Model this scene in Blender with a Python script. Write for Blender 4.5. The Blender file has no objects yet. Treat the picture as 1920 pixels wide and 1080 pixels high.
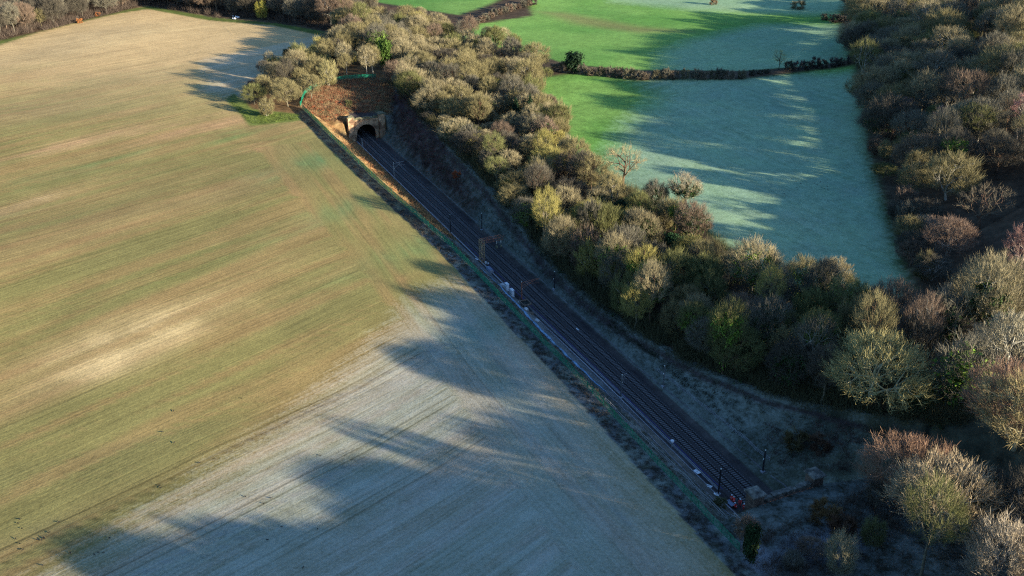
import bpy, bmesh, math, random
import numpy as np
from mathutils import Vector, Matrix
random.seed(7); RNG = np.random.default_rng(7)
C = bpy.context.scene.collection
R = math.radians

# ------------------------------------------------------------------ camera, sky, sun, exposure
FPX, PITCH, CAMH = 1900.0, math.atan(949 / 1900.0), 130.6
cam = bpy.data.cameras.new('camera'); cam_o = bpy.data.objects.new('camera', cam); C.objects.link(cam_o)
cam_o.location = (0, 0, CAMH); cam_o.rotation_euler = (math.pi / 2 - PITCH, 0, 0)
cam.sensor_width = 36; cam.lens = 36 * FPX / 1920; cam.clip_start = 1; cam.clip_end = 9000
bpy.context.scene.camera = cam_o
SUN_EL = R(12.0)
SH = np.array([-.891, .455]); SH = SH / np.linalg.norm(SH)          # horizontal direction shadows fall
w = bpy.data.worlds.new('World'); bpy.context.scene.world = w; w.use_nodes = True
nt = w.node_tree; nt.nodes.clear()
sky = nt.nodes.new('ShaderNodeTexSky'); sky.sky_type = 'NISHITA'; sky.sun_disc = False
sky.sun_elevation = SUN_EL; sky.sun_rotation = math.atan2(-SH[0], -SH[1])
sky.air_density = 1.0; sky.dust_density = 0.6; sky.ozone_density = 4.5
bg = nt.nodes.new('ShaderNodeBackground'); bg.inputs['Strength'].default_value = 0.096
wo = nt.nodes.new('ShaderNodeOutputWorld')
nt.links.new(sky.outputs[0], bg.inputs[0]); nt.links.new(bg.outputs[0], wo.inputs[0])
sun = bpy.data.lights.new('sun', 'SUN'); sun.energy = 5.0; sun.angle = R(0.6); sun.color = (1.0, 0.86, 0.66)
sun_o = bpy.data.objects.new('sun', sun); C.objects.link(sun_o)
sdir = Vector((SH[0] * math.cos(SUN_EL), SH[1] * math.cos(SUN_EL), -math.sin(SUN_EL)))
sun_o.rotation_euler = sdir.to_track_quat('-Z', 'Y').to_euler(); sun_o.location = (300, -100, 300)
vs = bpy.context.scene.view_settings
vs.view_transform = 'Standard'; vs.look = 'None'; vs.exposure = 1.75; vs.gamma = 1.0; vs.use_curve_mapping = False
bpy.context.scene.cycles.max_bounces = 4; bpy.context.scene.cycles.diffuse_bounces = 2
bpy.context.scene.cycles.use_denoising = False; bpy.context.scene.cycles.filter_width = 1.2

# ------------------------------------------------------------------ coordinates: s along the line, d across it
T = np.array([-.5205, 1.1177]); T /= np.linalg.norm(T); N = np.array([T[1], -T[0]])
O = np.array([51.723, 158.951]); S1 = 263.0
TANG = math.atan2(T[1], T[0])
def XY(s, d): return O[0] + T[0] * s + N[0] * d, O[1] + T[1] * s + N[1] * d
def SD(x, y):
    x = np.asarray(x, float) - O[0]; y = np.asarray(y, float) - O[1]
    return x * T[0] + y * T[1], x * N[0] + y * N[1]
def sm(a, b, x):
    t = np.clip((x - a) / (b - a), 0, 1); return t * t * (3 - 2 * t)
_tab = RNG.random((256, 256))
def vnoise(x, y, seed=0):
    x = np.asarray(x, float) + seed * 17.3; y = np.asarray(y, float) + seed * 9.7
    xi = np.floor(x).astype(int); yi = np.floor(y).astype(int); fx = x - xi; fy = y - yi
    fx = fx * fx * (3 - 2 * fx); fy = fy * fy * (3 - 2 * fy)
    g = lambda a, b: _tab[a & 255, b & 255]
    return (g(xi, yi) * (1 - fx) + g(xi + 1, yi) * fx) * (1 - fy) + (g(xi, yi + 1) * (1 - fx) + g(xi + 1, yi + 1) * fx) * fy
def fbm(x, y, o=4, seed=0):
    a, t, v = 1.0, 0.0, 0.0
    for k in range(o):
        v = v + a * vnoise(x * 2 ** k, y * 2 ** k, seed + k * 3); t += a; a *= .5
    return v / t
cLk = ([-80, -6, 20, 54, 74, 131, 189, 235, 262, 285], [-19, -18.3, -16.1, -14.2, -14.2, -15.6, -20.5, -22, -23, -24])
hLk = ([-80, -6, 20, 54, 74, 131, 189, 235, 262, 285, 330], [9, 8, 6, 5, 5, 8, 11, 12, 13, 14, 15])
cRk = ([-30, -8, 0, 14, 28, 45, 71, 92, 115, 150, 176, 191, 237, 263, 290], [36, 34, 32, 26, 19.5, 14.5, 10.5, 9.5, 9.5, 12, 14, 14.5, 17, 18, 19])
hRk = ([-60, -8, 14, 28, 45, 71, 92, 115, 150, 176, 191, 237, 263, 300], [15, 12, 9, 7, 5.5, 4.2, 4, 4.6, 7.2, 9.2, 10, 11.2, 12.5, 15.5])
lin = lambda k, s: np.interp(s, k[0], k[1])
def cL(s): return lin(cLk, s)
def cR(s): return lin(cRk, s)
BL, BR = -5.2, 5.6
def terr(s, d):
    s = np.asarray(s, float); d = np.asarray(d, float)
    x, y = XY(s, d)
    l, hl, r, hr = lin(cLk, s), lin(hLk, s), lin(cRk, s), lin(hRk, s)
    und = (fbm(x * .009, y * .009, 3, 5) - .5)
    # plateau either side
    dl = np.clip(l - d, 0, None)
    pl = hl + und * 5 * sm(0, 60, dl) + 0.012 * dl
    dr = np.clip(d - r, 0, None)
    base = 9.5 + und * 4
    we = woodedge(s)                                  # the hill under the right-hand wood
    hill = sm(-15, np.where(s < 60, 75, 110), d - we + 10 * sm(60, 0, s)) * 20 * (1 - .5 * sm(190, 300, s))
    pr = hr + (base - hr) * sm(4, 55, dr) + hill
    pr = pr + 7 * np.exp(-((s - 18) / 28) ** 2 - ((d - 52) / 20) ** 2) + 8 * np.exp(-((s + 30) / 22) ** 2 - ((d - 40) / 24) ** 2)
    hb = sm(-32, -75, s) * 11; pl = pl + hb * sm(-90, -40, d); pr = pr + hb
    plat = pl + (pr - pl) * sm(0, 1, (d - l) / (r - l))
    left = np.clip((BL - d) / (BL - l - .8), 0, 1); right = np.clip((d - BR) / (r - BR), 0, 1)
    rs = sm(0, 1, right) * .35 + right * .65
    cut = np.where(d < 0, left * hl, rs * hr)
    cut = np.where(d < l, pl, np.where(d > r, pr, cut))
    bump = (fbm(x * .35, y * .35, 3, 11) - .5) * 1.1 * sm(0, 3, np.minimum(d - l + 1, r - d + 1)) * (((d < BL - 1) | (d > BR + 1)) * 1.0)
    cut = cut + bump
    ad = np.abs(d)
    def fill(fs, base=8.3, up=.5):
        inner = np.where(fs >= 0, base + up * fs, -50)
        outer = base + np.where(fs >= 0, up * fs, 1.25 * fs) - np.clip(ad - 9, 0, 50) * .2
        return np.where(ad < 8.9, inner, outer)
    z = np.maximum(cut, np.minimum(fill(s - S1 - 1.15), plat + 0 * s))
    z = np.maximum(z, np.minimum(fill(-s - 3.15, 8.1, .12), np.maximum(plat, 8.1)))
    return z
_we = ([-200, -60, -10, 20, 46, 58, 95, 136, 202, 254, 347, 600], [30, 42, 52, 66, 78, 88, 112, 140, 192, 236, 306, 430])
def woodedge(s): return np.interp(s, _we[0], _we[1])
CP, SP = math.cos(PITCH), math.sin(PITCH)
KK = np.linspace(60, 1400, 5000)
def G(px, py):
    """first point of the terrain along the sight line through a photo pixel -> x, y, z"""
    u = (px - 960) / FPX; v = (540 - py) / FPX
    X = u * KK; Y = (CP + v * SP) * KK; Z = CAMH + (-SP + v * CP) * KK
    s, d = SD(X, Y); g = terr(s, d)
    i = int(np.argmax(Z < g)); return X[i], Y[i], float(g[i])
def GXY(pts): return np.array([G(*q)[:2] for q in pts])
def ground(x, y):
    s, d = SD(x, y); return float(terr(s, d))
def px_of(x, y, z):
    dz = z - CAMH; zc = y * CP - dz * SP
    return 960 + FPX * x / zc, 540 - FPX * (y * SP + dz * CP) / zc
def inpoly(x, y, P):
    c = np.zeros(np.shape(x), bool); n = len(P)
    for i in range(n):
        x0, y0 = P[i]; x1, y1 = P[(i + 1) % n]
        k = ((y0 > y) != (y1 > y)) & (x < (x1 - x0) * (y - y0) / (y1 - y0 + 1e-12) + x0); c ^= k
    return c
def edist(x, y, P, closed=True):
    m = np.full(np.shape(x), 1e9); n = len(P)
    for i in range(n if closed else n - 1):
        a = P[i]; b = P[(i + 1) % n]; ab = b - a; L = ab @ ab + 1e-9
        t = np.clip(((x - a[0]) * ab[0] + (y - a[1]) * ab[1]) / L, 0, 1)
        m = np.minimum(m, np.hypot(x - a[0] - t * ab[0], y - a[1] - t * ab[1]))
    return m
def soft(x, y, P, w):
    e = edist(x, y, P); e = np.where(inpoly(x, y, P), e, -e); return sm(-w, w, e)

# ------------------------------------------------------------------ object helpers
def tag(o, label=None, cat=None, group=None, kind=None):
    if label: o['label'] = label
    if cat: o['category'] = cat
    if group: o['group'] = group
    if kind: o['kind'] = kind
    return o
def empty(name, loc, rz=0.0, sc=1.0):
    o = bpy.data.objects.new(name, None); C.objects.link(o); o.location = loc; o.rotation_euler = (0, 0, rz)
    o.scale = (sc,) * 3 if not hasattr(sc, '__len__') else sc; o.empty_display_size = .3; return o
def link(name, me, parent=None):
    o = bpy.data.objects.new(name, me); C.objects.link(o)
    if parent: o.parent = parent
    return o
def mesh(name, V, F, mat=None, smooth=False):
    me = bpy.data.meshes.new(name)
    V = np.asarray(V, np.float32); F = np.asarray(F, np.int32)
    me.vertices.add(len(V)); me.vertices.foreach_set('co', V.ravel())
    k = F.shape[1]; me.loops.add(F.size); me.loops.foreach_set('vertex_index', F.ravel())
    me.polygons.add(len(F)); me.polygons.foreach_set('loop_start', np.arange(len(F), dtype=np.int32) * k)
    me.polygons.foreach_set('use_smooth', np.full(len(F), smooth))
    me.update(calc_edges=True)
    if mat: me.materials.append(mat)
    return me
class MB:
    """boxes, bars, prisms and lathes gathered into one mesh"""
    def __init__(s): s.v = []; s.f = []
    def add(s, v, f): n = len(s.v); s.v += [tuple(q) for q in v]; s.f += [tuple(i + n for i in q) for q in f]; return s
    def box(s, x0, y0, z0, x1, y1, z1, j=0):
        v = [(x, y, z) for z in (z0, z1) for x, y in ((x0, y0), (x1, y0), (x1, y1), (x0, y1))]
        if j: v = [tuple(c + random.uniform(-j, j) for c in q) for q in v]
        return s.add(v, [(3, 2, 1, 0), (4, 5, 6, 7), (0, 1, 5, 4), (1, 2, 6, 5), (2, 3, 7, 6), (3, 0, 4, 7)])
    def bar(s, a, b, r0, r1=None, n=4):
        a = Vector(a); b = Vector(b); r1 = r0 if r1 is None else r1; q = (b - a).to_track_quat('Z', 'Y')
        v = [a + q @ Vector((r0 * math.cos(2 * math.pi * (i + .5) / n), r0 * math.sin(2 * math.pi * (i + .5) / n), 0)) for i in range(n)] + \
            [b + q @ Vector((r1 * math.cos(2 * math.pi * (i + .5) / n), r1 * math.sin(2 * math.pi * (i + .5) / n), 0)) for i in range(n)]
        return s.add(v, [(i, (i + 1) % n, n + (i + 1) % n, n + i) for i in range(n)] + [tuple(range(n - 1, -1, -1)), tuple(range(n, 2 * n))])
    def lathe(s, prof, c=(0, 0, 0), n=10):
        v = []; f = []
        for r, z in prof: v += [(c[0] + r * math.cos(2 * math.pi * i / n), c[1] + r * math.sin(2 * math.pi * i / n), c[2] + z) for i in range(n)]
        for k in range(len(prof) - 1): f += [(k * n + i, k * n + (i + 1) % n, (k + 1) * n + (i + 1) % n, (k + 1) * n + i) for i in range(n)]
        f += [tuple(range(n - 1, -1, -1)), tuple(range((len(prof) - 1) * n, len(prof) * n))]
        return s.add(v, f)
    def me(s, name, mat, bevel=0):
        m = bpy.data.meshes.new(name); m.from_pydata(s.v, [], s.f); m.materials.append(mat)
        if bevel:
            b = bmesh.new(); b.from_mesh(m); bmesh.ops.bevel(b, geom=b.edges[:], offset=bevel, segments=1, affect='EDGES'); b.to_mesh(m); b.free()
        m.update(); return m
    def obj(s, name, mat, parent=None, bevel=0): return link(name, s.me(name, mat, bevel), parent)

# ------------------------------------------------------------------ materials
def mat_new(name):
    m = bpy.data.materials.new(name); m.use_nodes = True; n = m.node_tree.nodes; b = n['Principled BSDF']
    b.inputs['Roughness'].default_value = .85; b.inputs['Specular IOR Level'].default_value = .25; return m, n, m.node_tree.links, b
def mat(name, col, rough=.85, var=.25, scale=3.0, metal=0, bump=.0, col2=None, cover=.5):
    m, n, l, b = mat_new(name)
    tc = n.new('ShaderNodeTexCoord'); ns = n.new('ShaderNodeTexNoise'); ns.inputs['Scale'].default_value = scale; ns.inputs['Detail'].default_value = 5
    l.new(tc.outputs['Object'], ns.inputs['Vector'])
    rp = n.new('ShaderNodeValToRGB'); c2 = col2 or tuple(c * (1 + var) for c in col)
    rp.color_ramp.elements[0].position = max(0, cover - .18); rp.color_ramp.elements[1].position = min(1, cover + .18)
    rp.color_ramp.elements[0].color = tuple(c * (1 - var) for c in col) + (1,); rp.color_ramp.elements[1].color = tuple(c2) + (1,)
    l.new(ns.outputs['Fac'], rp.inputs[0]); l.new(rp.outputs[0], b.inputs['Base Color'])
    b.inputs['Roughness'].default_value = rough; b.inputs['Metallic'].default_value = metal
    if bump:
        bp = n.new('ShaderNodeBump'); bp.inputs['Strength'].default_value = bump; bp.inputs['Distance'].default_value = .1
        l.new(ns.outputs['Fac'], bp.inputs['Height']); l.new(bp.outputs[0], b.inputs['Normal'])
    return m
def mat_tint(name, rough=.8, lo=.75, hi=1.2, scale=.35, transl=False):
    """colour comes from the object's own colour, broken up by noise"""
    m, n, l, b = mat_new(name)
    oi = n.new('ShaderNodeObjectInfo'); g = n.new('ShaderNodeNewGeometry'); ns = n.new('ShaderNodeTexNoise')
    ns.inputs['Scale'].default_value = scale; ns.inputs['Detail'].default_value = 4; l.new(g.outputs['Position'], ns.inputs['Vector'])
    mr = n.new('ShaderNodeMapRange'); mr.inputs[1].default_value = .3; mr.inputs[2].default_value = .7; mr.inputs[3].default_value = lo; mr.inputs[4].default_value = hi
    l.new(ns.outputs['Fac'], mr.inputs[0])
    at = n.new('ShaderNodeAttribute'); at.attribute_type = 'INSTANCER'; at.attribute_name = 'tint'
    ad = n.new('ShaderNodeVectorMath'); ad.operation = 'ADD'; l.new(oi.outputs['Color'], ad.inputs[0]); l.new(at.outputs['Color'], ad.inputs[1])
    vm = n.new('ShaderNodeVectorMath'); vm.operation = 'SCALE'; l.new(ad.outputs[0], vm.inputs[0]); l.new(mr.outputs[0], vm.inputs['Scale'])
    l.new(vm.outputs[0], b.inputs['Base Color']); b.inputs['Roughness'].default_value = rough
    b.inputs['Specular IOR Level'].default_value = .15
    return m
M_TWIG = mat_tint('bare_twigs'); M_BRANCH = mat_tint('bare_branches', lo=1.0, hi=1.75, scale=1.0); M_BARK = mat_tint('bark', lo=.6, hi=1.15, scale=1.2); M_LEAF = mat_tint('leaves', lo=.55, hi=1.35, scale=.8)
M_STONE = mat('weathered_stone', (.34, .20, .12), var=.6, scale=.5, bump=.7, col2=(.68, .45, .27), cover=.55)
M_STONE_D = mat('dark_brick', (.10, .07, .055), var=.5, scale=.9, bump=.6, col2=(.17, .12, .09))  # darker, mottled walling of the near portal
M_MOSS = mat('mossy_coping', (.09, .10, .05), var=.4, scale=1.3, bump=.6, col2=(.22, .20, .13))
M_LICHEN = mat('lichen_coping', (.06, .06, .052), var=.4, scale=.9, bump=.6, col2=(.21, .20, .17), cover=.5)
M_DARK = mat('dark_lining', (.02, .018, .018), var=.3)  # near-black colour for the inside of the tunnels
M_RAIL = mat('rail_steel', (.014, .009, .008), rough=.7, var=.3, metal=0)
M_RAILTOP = mat('rail_head', (.05, .045, .045), rough=.5, var=.1, metal=.3)
M_SLEEP = mat('concrete_sleeper', (.15, .14, .14), var=.3, scale=2)
M_BALL = mat('ballast', (.055, .048, .048), var=.4, scale=9, bump=.8)
M_TROUGH = mat('frosted_concrete_trough', (.33, .33, .35), var=.25, scale=2.5)
M_KERB = mat('dull_concrete', (.13, .13, .125), var=.4, scale=.6)
M_RUST = mat('rusty_steel', (.30, .12, .075), var=.4, scale=3)
M_RUSTY = mat('rusty_yellow_steel', (.52, .33, .16), var=.4, scale=3)
M_GALV = mat('galvanised_steel', (.34, .34, .33), var=.2, scale=4, rough=.5)
M_GREY = mat('weathered_grey_steel', (.17, .17, .17), var=.25, scale=4, rough=.6)
M_DKST = mat('dark_steel', (.035, .035, .04), var=.3)
M_WHITE = mat('white_paint', (.78, .8, .82), var=.06, scale=2, rough=.6)
M_GREYBOX = mat('grey_cabinet_paint', (.22, .27, .36), var=.12, scale=2)
M_BAG = mat('woven_bag', (.6, .62, .62), var=.2, scale=3, bump=.6)
M_WOOD = mat('weathered_timber', (.2, .15, .11), var=.3, scale=4)
M_PIT = mat('dark_pit_floor', (.02, .025, .02), var=.4, scale=3)  # near-black colour of the slab inside the pit frame
M_GREEN = mat('green_fence_paint', (.008, .15, .085), var=.25, scale=1.2, rough=.6)
M_BLUE = mat('pale_blue_sheet', (.26, .47, .68), var=.15, scale=1.2, rough=.5, bump=.3)
M_CABLE = mat('blue_cable', (.07, .07, .28), var=.3, scale=3)
M_HIVIS = mat('orange_hi_vis', (1.0, .07, .05), var=.12, scale=4)
M_SKIN = mat('skin', (.5, .3, .22), var=.05)
M_BOOT = mat('boots', (.03, .03, .03), var=.1)
M_CROW = mat('black_feathers', (.015, .015, .018), var=.3, scale=8)
M_INSUL = mat('insulator_glaze', (.6, .6, .55), var=.1, rough=.3)

# ground material: painted per vertex with the real soil, grass, frost and leaf litter; noise adds the grain
def ground_mat():
    m, n, l, b = mat_new('ground_surface')
    A = lambda k: (lambda q: (setattr(q, 'attribute_name', k), q)[1])(n.new('ShaderNodeAttribute'))
    col, rows, frost = A('col'), A('rows'), A('frost')
    def noise(vec, scale, det=4, rough=.6, mul=None):
        q = n.new('ShaderNodeTexNoise'); q.inputs['Scale'].default_value = scale; q.inputs['Detail'].default_value = det; q.inputs['Roughness'].default_value = rough
        if mul:
            vm = n.new('ShaderNodeVectorMath'); vm.operation = 'MULTIPLY'; vm.inputs[1].default_value = mul; l.new(vec, vm.inputs[0]); vec = vm.outputs[0]
        l.new(vec, q.inputs['Vector']); return q.outputs['Fac']
    def rng(v, a, b_, c, d):
        q = n.new('ShaderNodeMapRange'); q.inputs[1].default_value = a; q.inputs[2].default_value = b_; q.inputs[3].default_value = c; q.inputs[4].default_value = d
        l.new(v, q.inputs[0]); return q.outputs[0]
    def math_(op, a, c):
        q = n.new('ShaderNodeMath'); q.operation = op
        for i, z in enumerate((a, c)):
            if isinstance(z, (int, float)): q.inputs[i].default_value = z
            else: l.new(z, q.inputs[i])
        return q.outputs[0]
    g = n.new('ShaderNodeNewGeometry'); pos = g.outputs['Position']; rv = rows.outputs['Vector']
    sep = n.new('ShaderNodeSeparateXYZ'); l.new(frost.outputs['Vector'], sep.inputs[0])   # x frost, y row strength, z coarse tuft strength
    fr, rw, tf = sep.outputs[0], sep.outputs[1], sep.outputs[2]
    n_row = noise(rv, 1, 5, .65, (.012, .55, 0)); n_row2 = noise(rv, 1, 2, .5, (.035, 1.5, 0)); n_row3 = noise(rv, 1, 3, .6, (.02, .22, 0))
    n_f = noise(pos, 1.6, 5, .7); n_ff = noise(pos, 4.5, 3, .75); n_m = noise(pos, .35, 4, .6); n_c = noise(pos, .06, 3, .5)
    a = math_('MULTIPLY', math_('SUBTRACT', n_row, .5), math_('MULTIPLY', rw, .55))
    a2 = math_('MULTIPLY', math_('SUBTRACT', n_row2, .5), math_('MULTIPLY', rw, .75))
    a2 = math_('ADD', a2, math_('MULTIPLY', math_('SUBTRACT', n_row3, .5), math_('MULTIPLY', rw, .35)))
    bq = math_('ADD', math_('MULTIPLY', math_('SUBTRACT', n_f, .5), 1.1), math_('MULTIPLY', math_('SUBTRACT', n_ff, .5), .9))
    c = math_('MULTIPLY', math_('SUBTRACT', n_m, .5), math_('ADD', math_('MULTIPLY', tf, 2.4), .25))
    tot = math_('ADD', math_('ADD', math_('ADD', a, a2), math_('ADD', bq, c)), 1.0)
    tot = math_('MAXIMUM', tot, .25)
    sr = n.new('ShaderNodeSeparateXYZ'); l.new(rv, sr.inputs[0]); wob = math_('ADD', sr.outputs[1], math_('MULTIPLY', math_('SUBTRACT', n_c, .5), 1.2))
    for cc, kk in WHEELS:                                            # tractor wheelings, bare soil
        q = math_('ABSOLUTE', math_('SUBTRACT', wob, cc), 0); q = rng(q, .1, .42, 1, 0); q = math_('MULTIPLY', math_('MULTIPLY', q, rw), kk); trk = q if cc == WHEELS[0][0] else math_('ADD', trk, q)
    tot = math_('MULTIPLY', tot, math_('SUBTRACT', 1.0, trk))
    vm = n.new('ShaderNodeVectorMath'); vm.operation = 'SCALE'; l.new(col.outputs['Color'], vm.inputs[0]); l.new(tot, vm.inputs['Scale'])
    ff = math_('ADD', fr, math_('MULTIPLY', math_('SUBTRACT', n_f, .5), .9))
    ff = math_('ADD', ff, math_('MULTIPLY', math_('SUBTRACT', n_m, .5), math_('ADD', math_('MULTIPLY', tf, .9), .25)))
    ff = math_('ADD', ff, math_('MULTIPLY', math_('SUBTRACT', n_row, .5), math_('MULTIPLY', rw, .5)))
    gate = math_('MULTIPLY', rng(fr, .02, .2, 0, 1), math_('SUBTRACT', 1.0, trk))
    ff = math_('ADD', ff, math_('MULTIPLY', math_('SUBTRACT', n_row2, .5), math_('MULTIPLY', rw, .6)))
    ff = math_('ADD', ff, math_('MULTIPLY', math_('SUBTRACT', n_row3, .5), math_('MULTIPLY', rw, .55)))
    ff = math_('MULTIPLY', ff, gate); ff = rng(ff, .12, .95, 0, .46)
    mx = n.new('ShaderNodeMix'); mx.data_type = 'RGBA'; l.new(ff, mx.inputs['Factor']); l.new(vm.outputs[0], mx.inputs['A']); mx.inputs['B'].default_value = (.45, .52, .54, 1)
    l.new(mx.outputs['Result'], b.inputs['Base Color'])
    h = math_('ADD', math_('MULTIPLY', n_f, .35), math_('ADD', math_('MULTIPLY', n_m, math_('ADD', math_('MULTIPLY', tf, .9), .12)), math_('MULTIPLY', n_row2, math_('MULTIPLY', rw, .25))))
    bp = n.new('ShaderNodeBump'); bp.inputs['Strength'].default_value = .55; bp.inputs['Distance'].default_value = .35
    l.new(h, bp.inputs['Height']); l.new(bp.outputs[0], b.inputs['Normal'])
    b.inputs['Roughness'].default_value = .95; b.inputs['Specular IOR Level'].default_value = .1
    return m
RV = np.array([.688, .726]); RV /= np.linalg.norm(RV); RU = np.array([RV[1], -RV[0]])
def _rc(px, py): X, Y, _ = G(px, py); return float(X * RU[0] + Y * RU[1])
WHEELS = []
for px, py, k in ((640, 738, .36), (400, 985, .4), (760, 905, .3), (330, 430, .18), (200, 250, .2), (560, 560, .16)):
    c0 = _rc(px, py); WHEELS += [(c0 - 1.1, k), (c0 + 1.1, k)]
WHEELS += [(-37.0, .2), (-34.9, .2)]
M_GROUND = ground_mat()

# ------------------------------------------------------------------ the ground sheet
def axis(parts):
    v = []
    for a, b_, st in parts: v += list(np.arange(a, b_, st))
    v.append(parts[-1][1]); return np.array(v)
sa = axis([(-3000, -400, 400), (-400, -160, 30), (-160, -60, 5), (-60, -6, 1.6), (-6, 0, .5), (0, S1, 1.3), (S1, S1 + 6, .5), (S1 + 6, 330, 1.5), (330, 640, 3.2), (640, 1000, 12), (1000, 4000, 300)])
sa = np.unique(np.concatenate([sa[(np.abs(sa + 3.12) > .2) & (np.abs(sa - S1 - 1.12) > .2)], [-3.16, -3.1, S1 + 1.1, S1 + 1.16]]))
da = axis([(-3000, -400, 400), (-400, -230, 20), (-230, -40, 1.7), (-40, -26, 1.2), (-26, 30, .55), (30, 80, 1.5), (80, 300, 2.6), (300, 520, 5), (520, 1000, 60), (1000, 4000, 400)])
da = np.unique(np.concatenate([da[np.abs(np.abs(da) - 8.9) > .25], [-8.95, -8.85, 8.85, 8.95]]))
SS, DD = np.meshgrid(sa, da, indexing='ij'); XX, YY = XY(SS, DD); ZZ = terr(SS, DD)
x, y, s, d = XX.ravel(), YY.ravel(), SS.ravel(), DD.ravel()
def mixc(c, c2, k): return c + (np.array(c2)[None, :] - c) * np.clip(k, 0, 1)[:, None]
n1 = fbm(x * .03, y * .03, 4, 1); n2 = fbm(x * .12, y * .12, 3, 2); n3 = fbm(x * .5, y * .5, 2, 3)
RV = np.array([.688, .726]); RV /= np.linalg.norm(RV); RU = np.array([RV[1], -RV[0]])
ra, rc = x * RV[0] + y * RV[1], x * RU[0] + y * RU[1]
l_, r_ = cL(s), cR(s)
edge = l_ - 4.0                                                    # edge of the sown field
hd = edge - d                                                       # metres into the field
head = (hd < 24) & (s < 235)
ra = np.where(head, s, ra); rc = np.where(head, d, rc)
st = fbm(ra * .008, rc * .06, 4, 21); st2 = fbm(ra * .02, rc * .35, 3, 22)
# crop field: straw, olive green shoots, red-brown soil
col = np.tile(np.array([.255, .195, .08]), (len(x), 1))
col = mixc(col, (.165, .165, .055), sm(.34, .62, st) * .7)
col = mixc(col, (.30, .17, .08), sm(.45, .68, st2) * .35)
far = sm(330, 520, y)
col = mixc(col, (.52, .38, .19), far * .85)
def blob(px, py, rx, ry, c, k, ang=None):
    global col
    bx, by, _ = G(px, py); a = (x - bx) * RV[0] + (y - by) * RV[1]; b_ = (x - bx) * RU[0] + (y - by) * RU[1]
    e = np.exp(-((a / rx) ** 2 + (b_ / ry) ** 2)) * (.2 + 1.1 * n2) * (.35 + 1.5 * sm(.3, .7, fbm(ra * .03, rc * .3, 3, 31))); col = mixc(col, c, np.clip(e * k, 0, 1))
blob(260, 630, 20, 8, (.5, .39, .2), .62); blob(215, 680, 14, 5, (.5, .39, .2), .35); blob(60, 380, 25, 6, (.42, .31, .17), .4)
blob(120, 275, 34, 5, (.42, .27, .15), .4); blob(350, 240, 26, 12, (.36, .21, .12), .5); blob(480, 275, 7, 3, (.42, .22, .12), .8)
blob(765, 520, 5, 2.5, (.3, .16, .08), .45); blob(795, 550, 4, 2, (.3, .16, .08), .45); blob(300, 60, 50, 14, (.5, .38, .19), .6); blob(480, 70, 40, 12, (.45, .33, .17), .5)
blob(130, 320, 26, 5, (.10, .2, .07), .5); blob(430, 255, 10, 4, (.09, .2, .06), .7); blob(380, 490, 22, 4, (.09, .19, .05), .5)
blob(600, 300, 26, 7, (.09, .2, .08), .45); blob(680, 380, 26, 6, (.09, .2, .08), .5); blob(780, 470, 26, 7, (.09, .19, .07), .45); blob(900, 620, 16, 5, (.06, .16, .08), .6)
row = np.where(head, .6, 1.0); fro = np.zeros(len(x)); tuf = np.zeros(len(x)) + .05
F1 = GXY([(800, 548), (710, 655), (610, 745), (480, 840), (350, 925), (230, 1000), (90, 1090), (300, 1300), (1500, 1300), (1120, 760), (900, 520)])
fro = soft(x, y, F1, 16) * .68 * (hd > -1)
F2 = GXY([(373, 110), (560, 75), (610, 60), (600, 90), (510, 110), (500, 190), (425, 185), (378, 170)])
fro = np.maximum(fro, soft(x, y, F2, 7) * .42)
FX = GXY([(330, 24), (400, 33), (520, 44), (622, 62), (604, 95), (500, 132), (462, 205), (440, 178), (330, 190), (300, 80)])
fmask = (d < edge) | inpoly(x, y, FX)
fro = np.where(fmask, fro * (.75 + .5 * n2), 0)
colF, froF, rowF, tufF = col.copy(), fro.copy(), row.copy(), tuf.copy()
# wheel lines
def wheel(P, wd=.5, k=.45):
    global col
    e = edist(x, y, GXY(P), False); col = col * (1 - k * np.exp(-(e / wd) ** 2))[:, None]
# lane types
z_f = np.where(d < edge, 0, 1)
def setz(mask, c, fr=0.0, tu=.4, rw=0.0, k=None):
    global col, fro, tuf, row
    k = (mask * 1.0) if k is None else k
    cc = np.array(c)[None, :] if np.ndim(c) == 1 else c
    col = col + (cc - col) * k[:, None]; fro = fro + (fr - fro) * k; tuf = tuf + (tu - tuf) * k; row = row + (rw - row) * k
def lerp3(a, b_, k): return np.array(a)[None, :] + (np.array(b_) - np.array(a))[None, :] * np.clip(k, 0, 1)[:, None]
verge = (d >= edge) & (d < l_ + 1.0)
setz(verge, lerp3((.05, .047, .04), (.09, .095, .065), sm(.4, .6, n3)), .3 * sm(170, 130, s), .9)
bankL = (d >= l_ + .6) & (d < BL)
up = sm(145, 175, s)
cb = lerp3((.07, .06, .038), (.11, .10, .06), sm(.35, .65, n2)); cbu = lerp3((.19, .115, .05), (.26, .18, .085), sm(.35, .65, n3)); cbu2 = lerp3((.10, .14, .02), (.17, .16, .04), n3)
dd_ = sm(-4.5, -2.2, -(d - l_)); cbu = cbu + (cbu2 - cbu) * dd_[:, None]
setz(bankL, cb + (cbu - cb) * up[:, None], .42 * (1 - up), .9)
walk = (d > -9.2) & (d < BL) & (s < 150)
setz(walk, lerp3((.10, .09, .08), (.17, .15, .12), sm(.4, .6, n2)), .35 * sm(30, 60, s) + .12, .6)
bed = (d >= BL) & (d <= BR)
setz(bed, lerp3((.040, .035, .038), (.09, .078, .07), sm(.25, .75, .5 * n2 + .5 * fbm(s * .05, d * .9, 3, 41))), .03, .5)
bankR = (d > BR) & (d < r_ + 3)
fR = .34 + .14 * sm(-2, 2, n2 * 8 - 4) - .28 * sm(40, -10, s)
setz(bankR, lerp3((.06, .066, .045), (.095, .10, .065), sm(.3, .7, n2)), fR * .85, .28)
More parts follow.
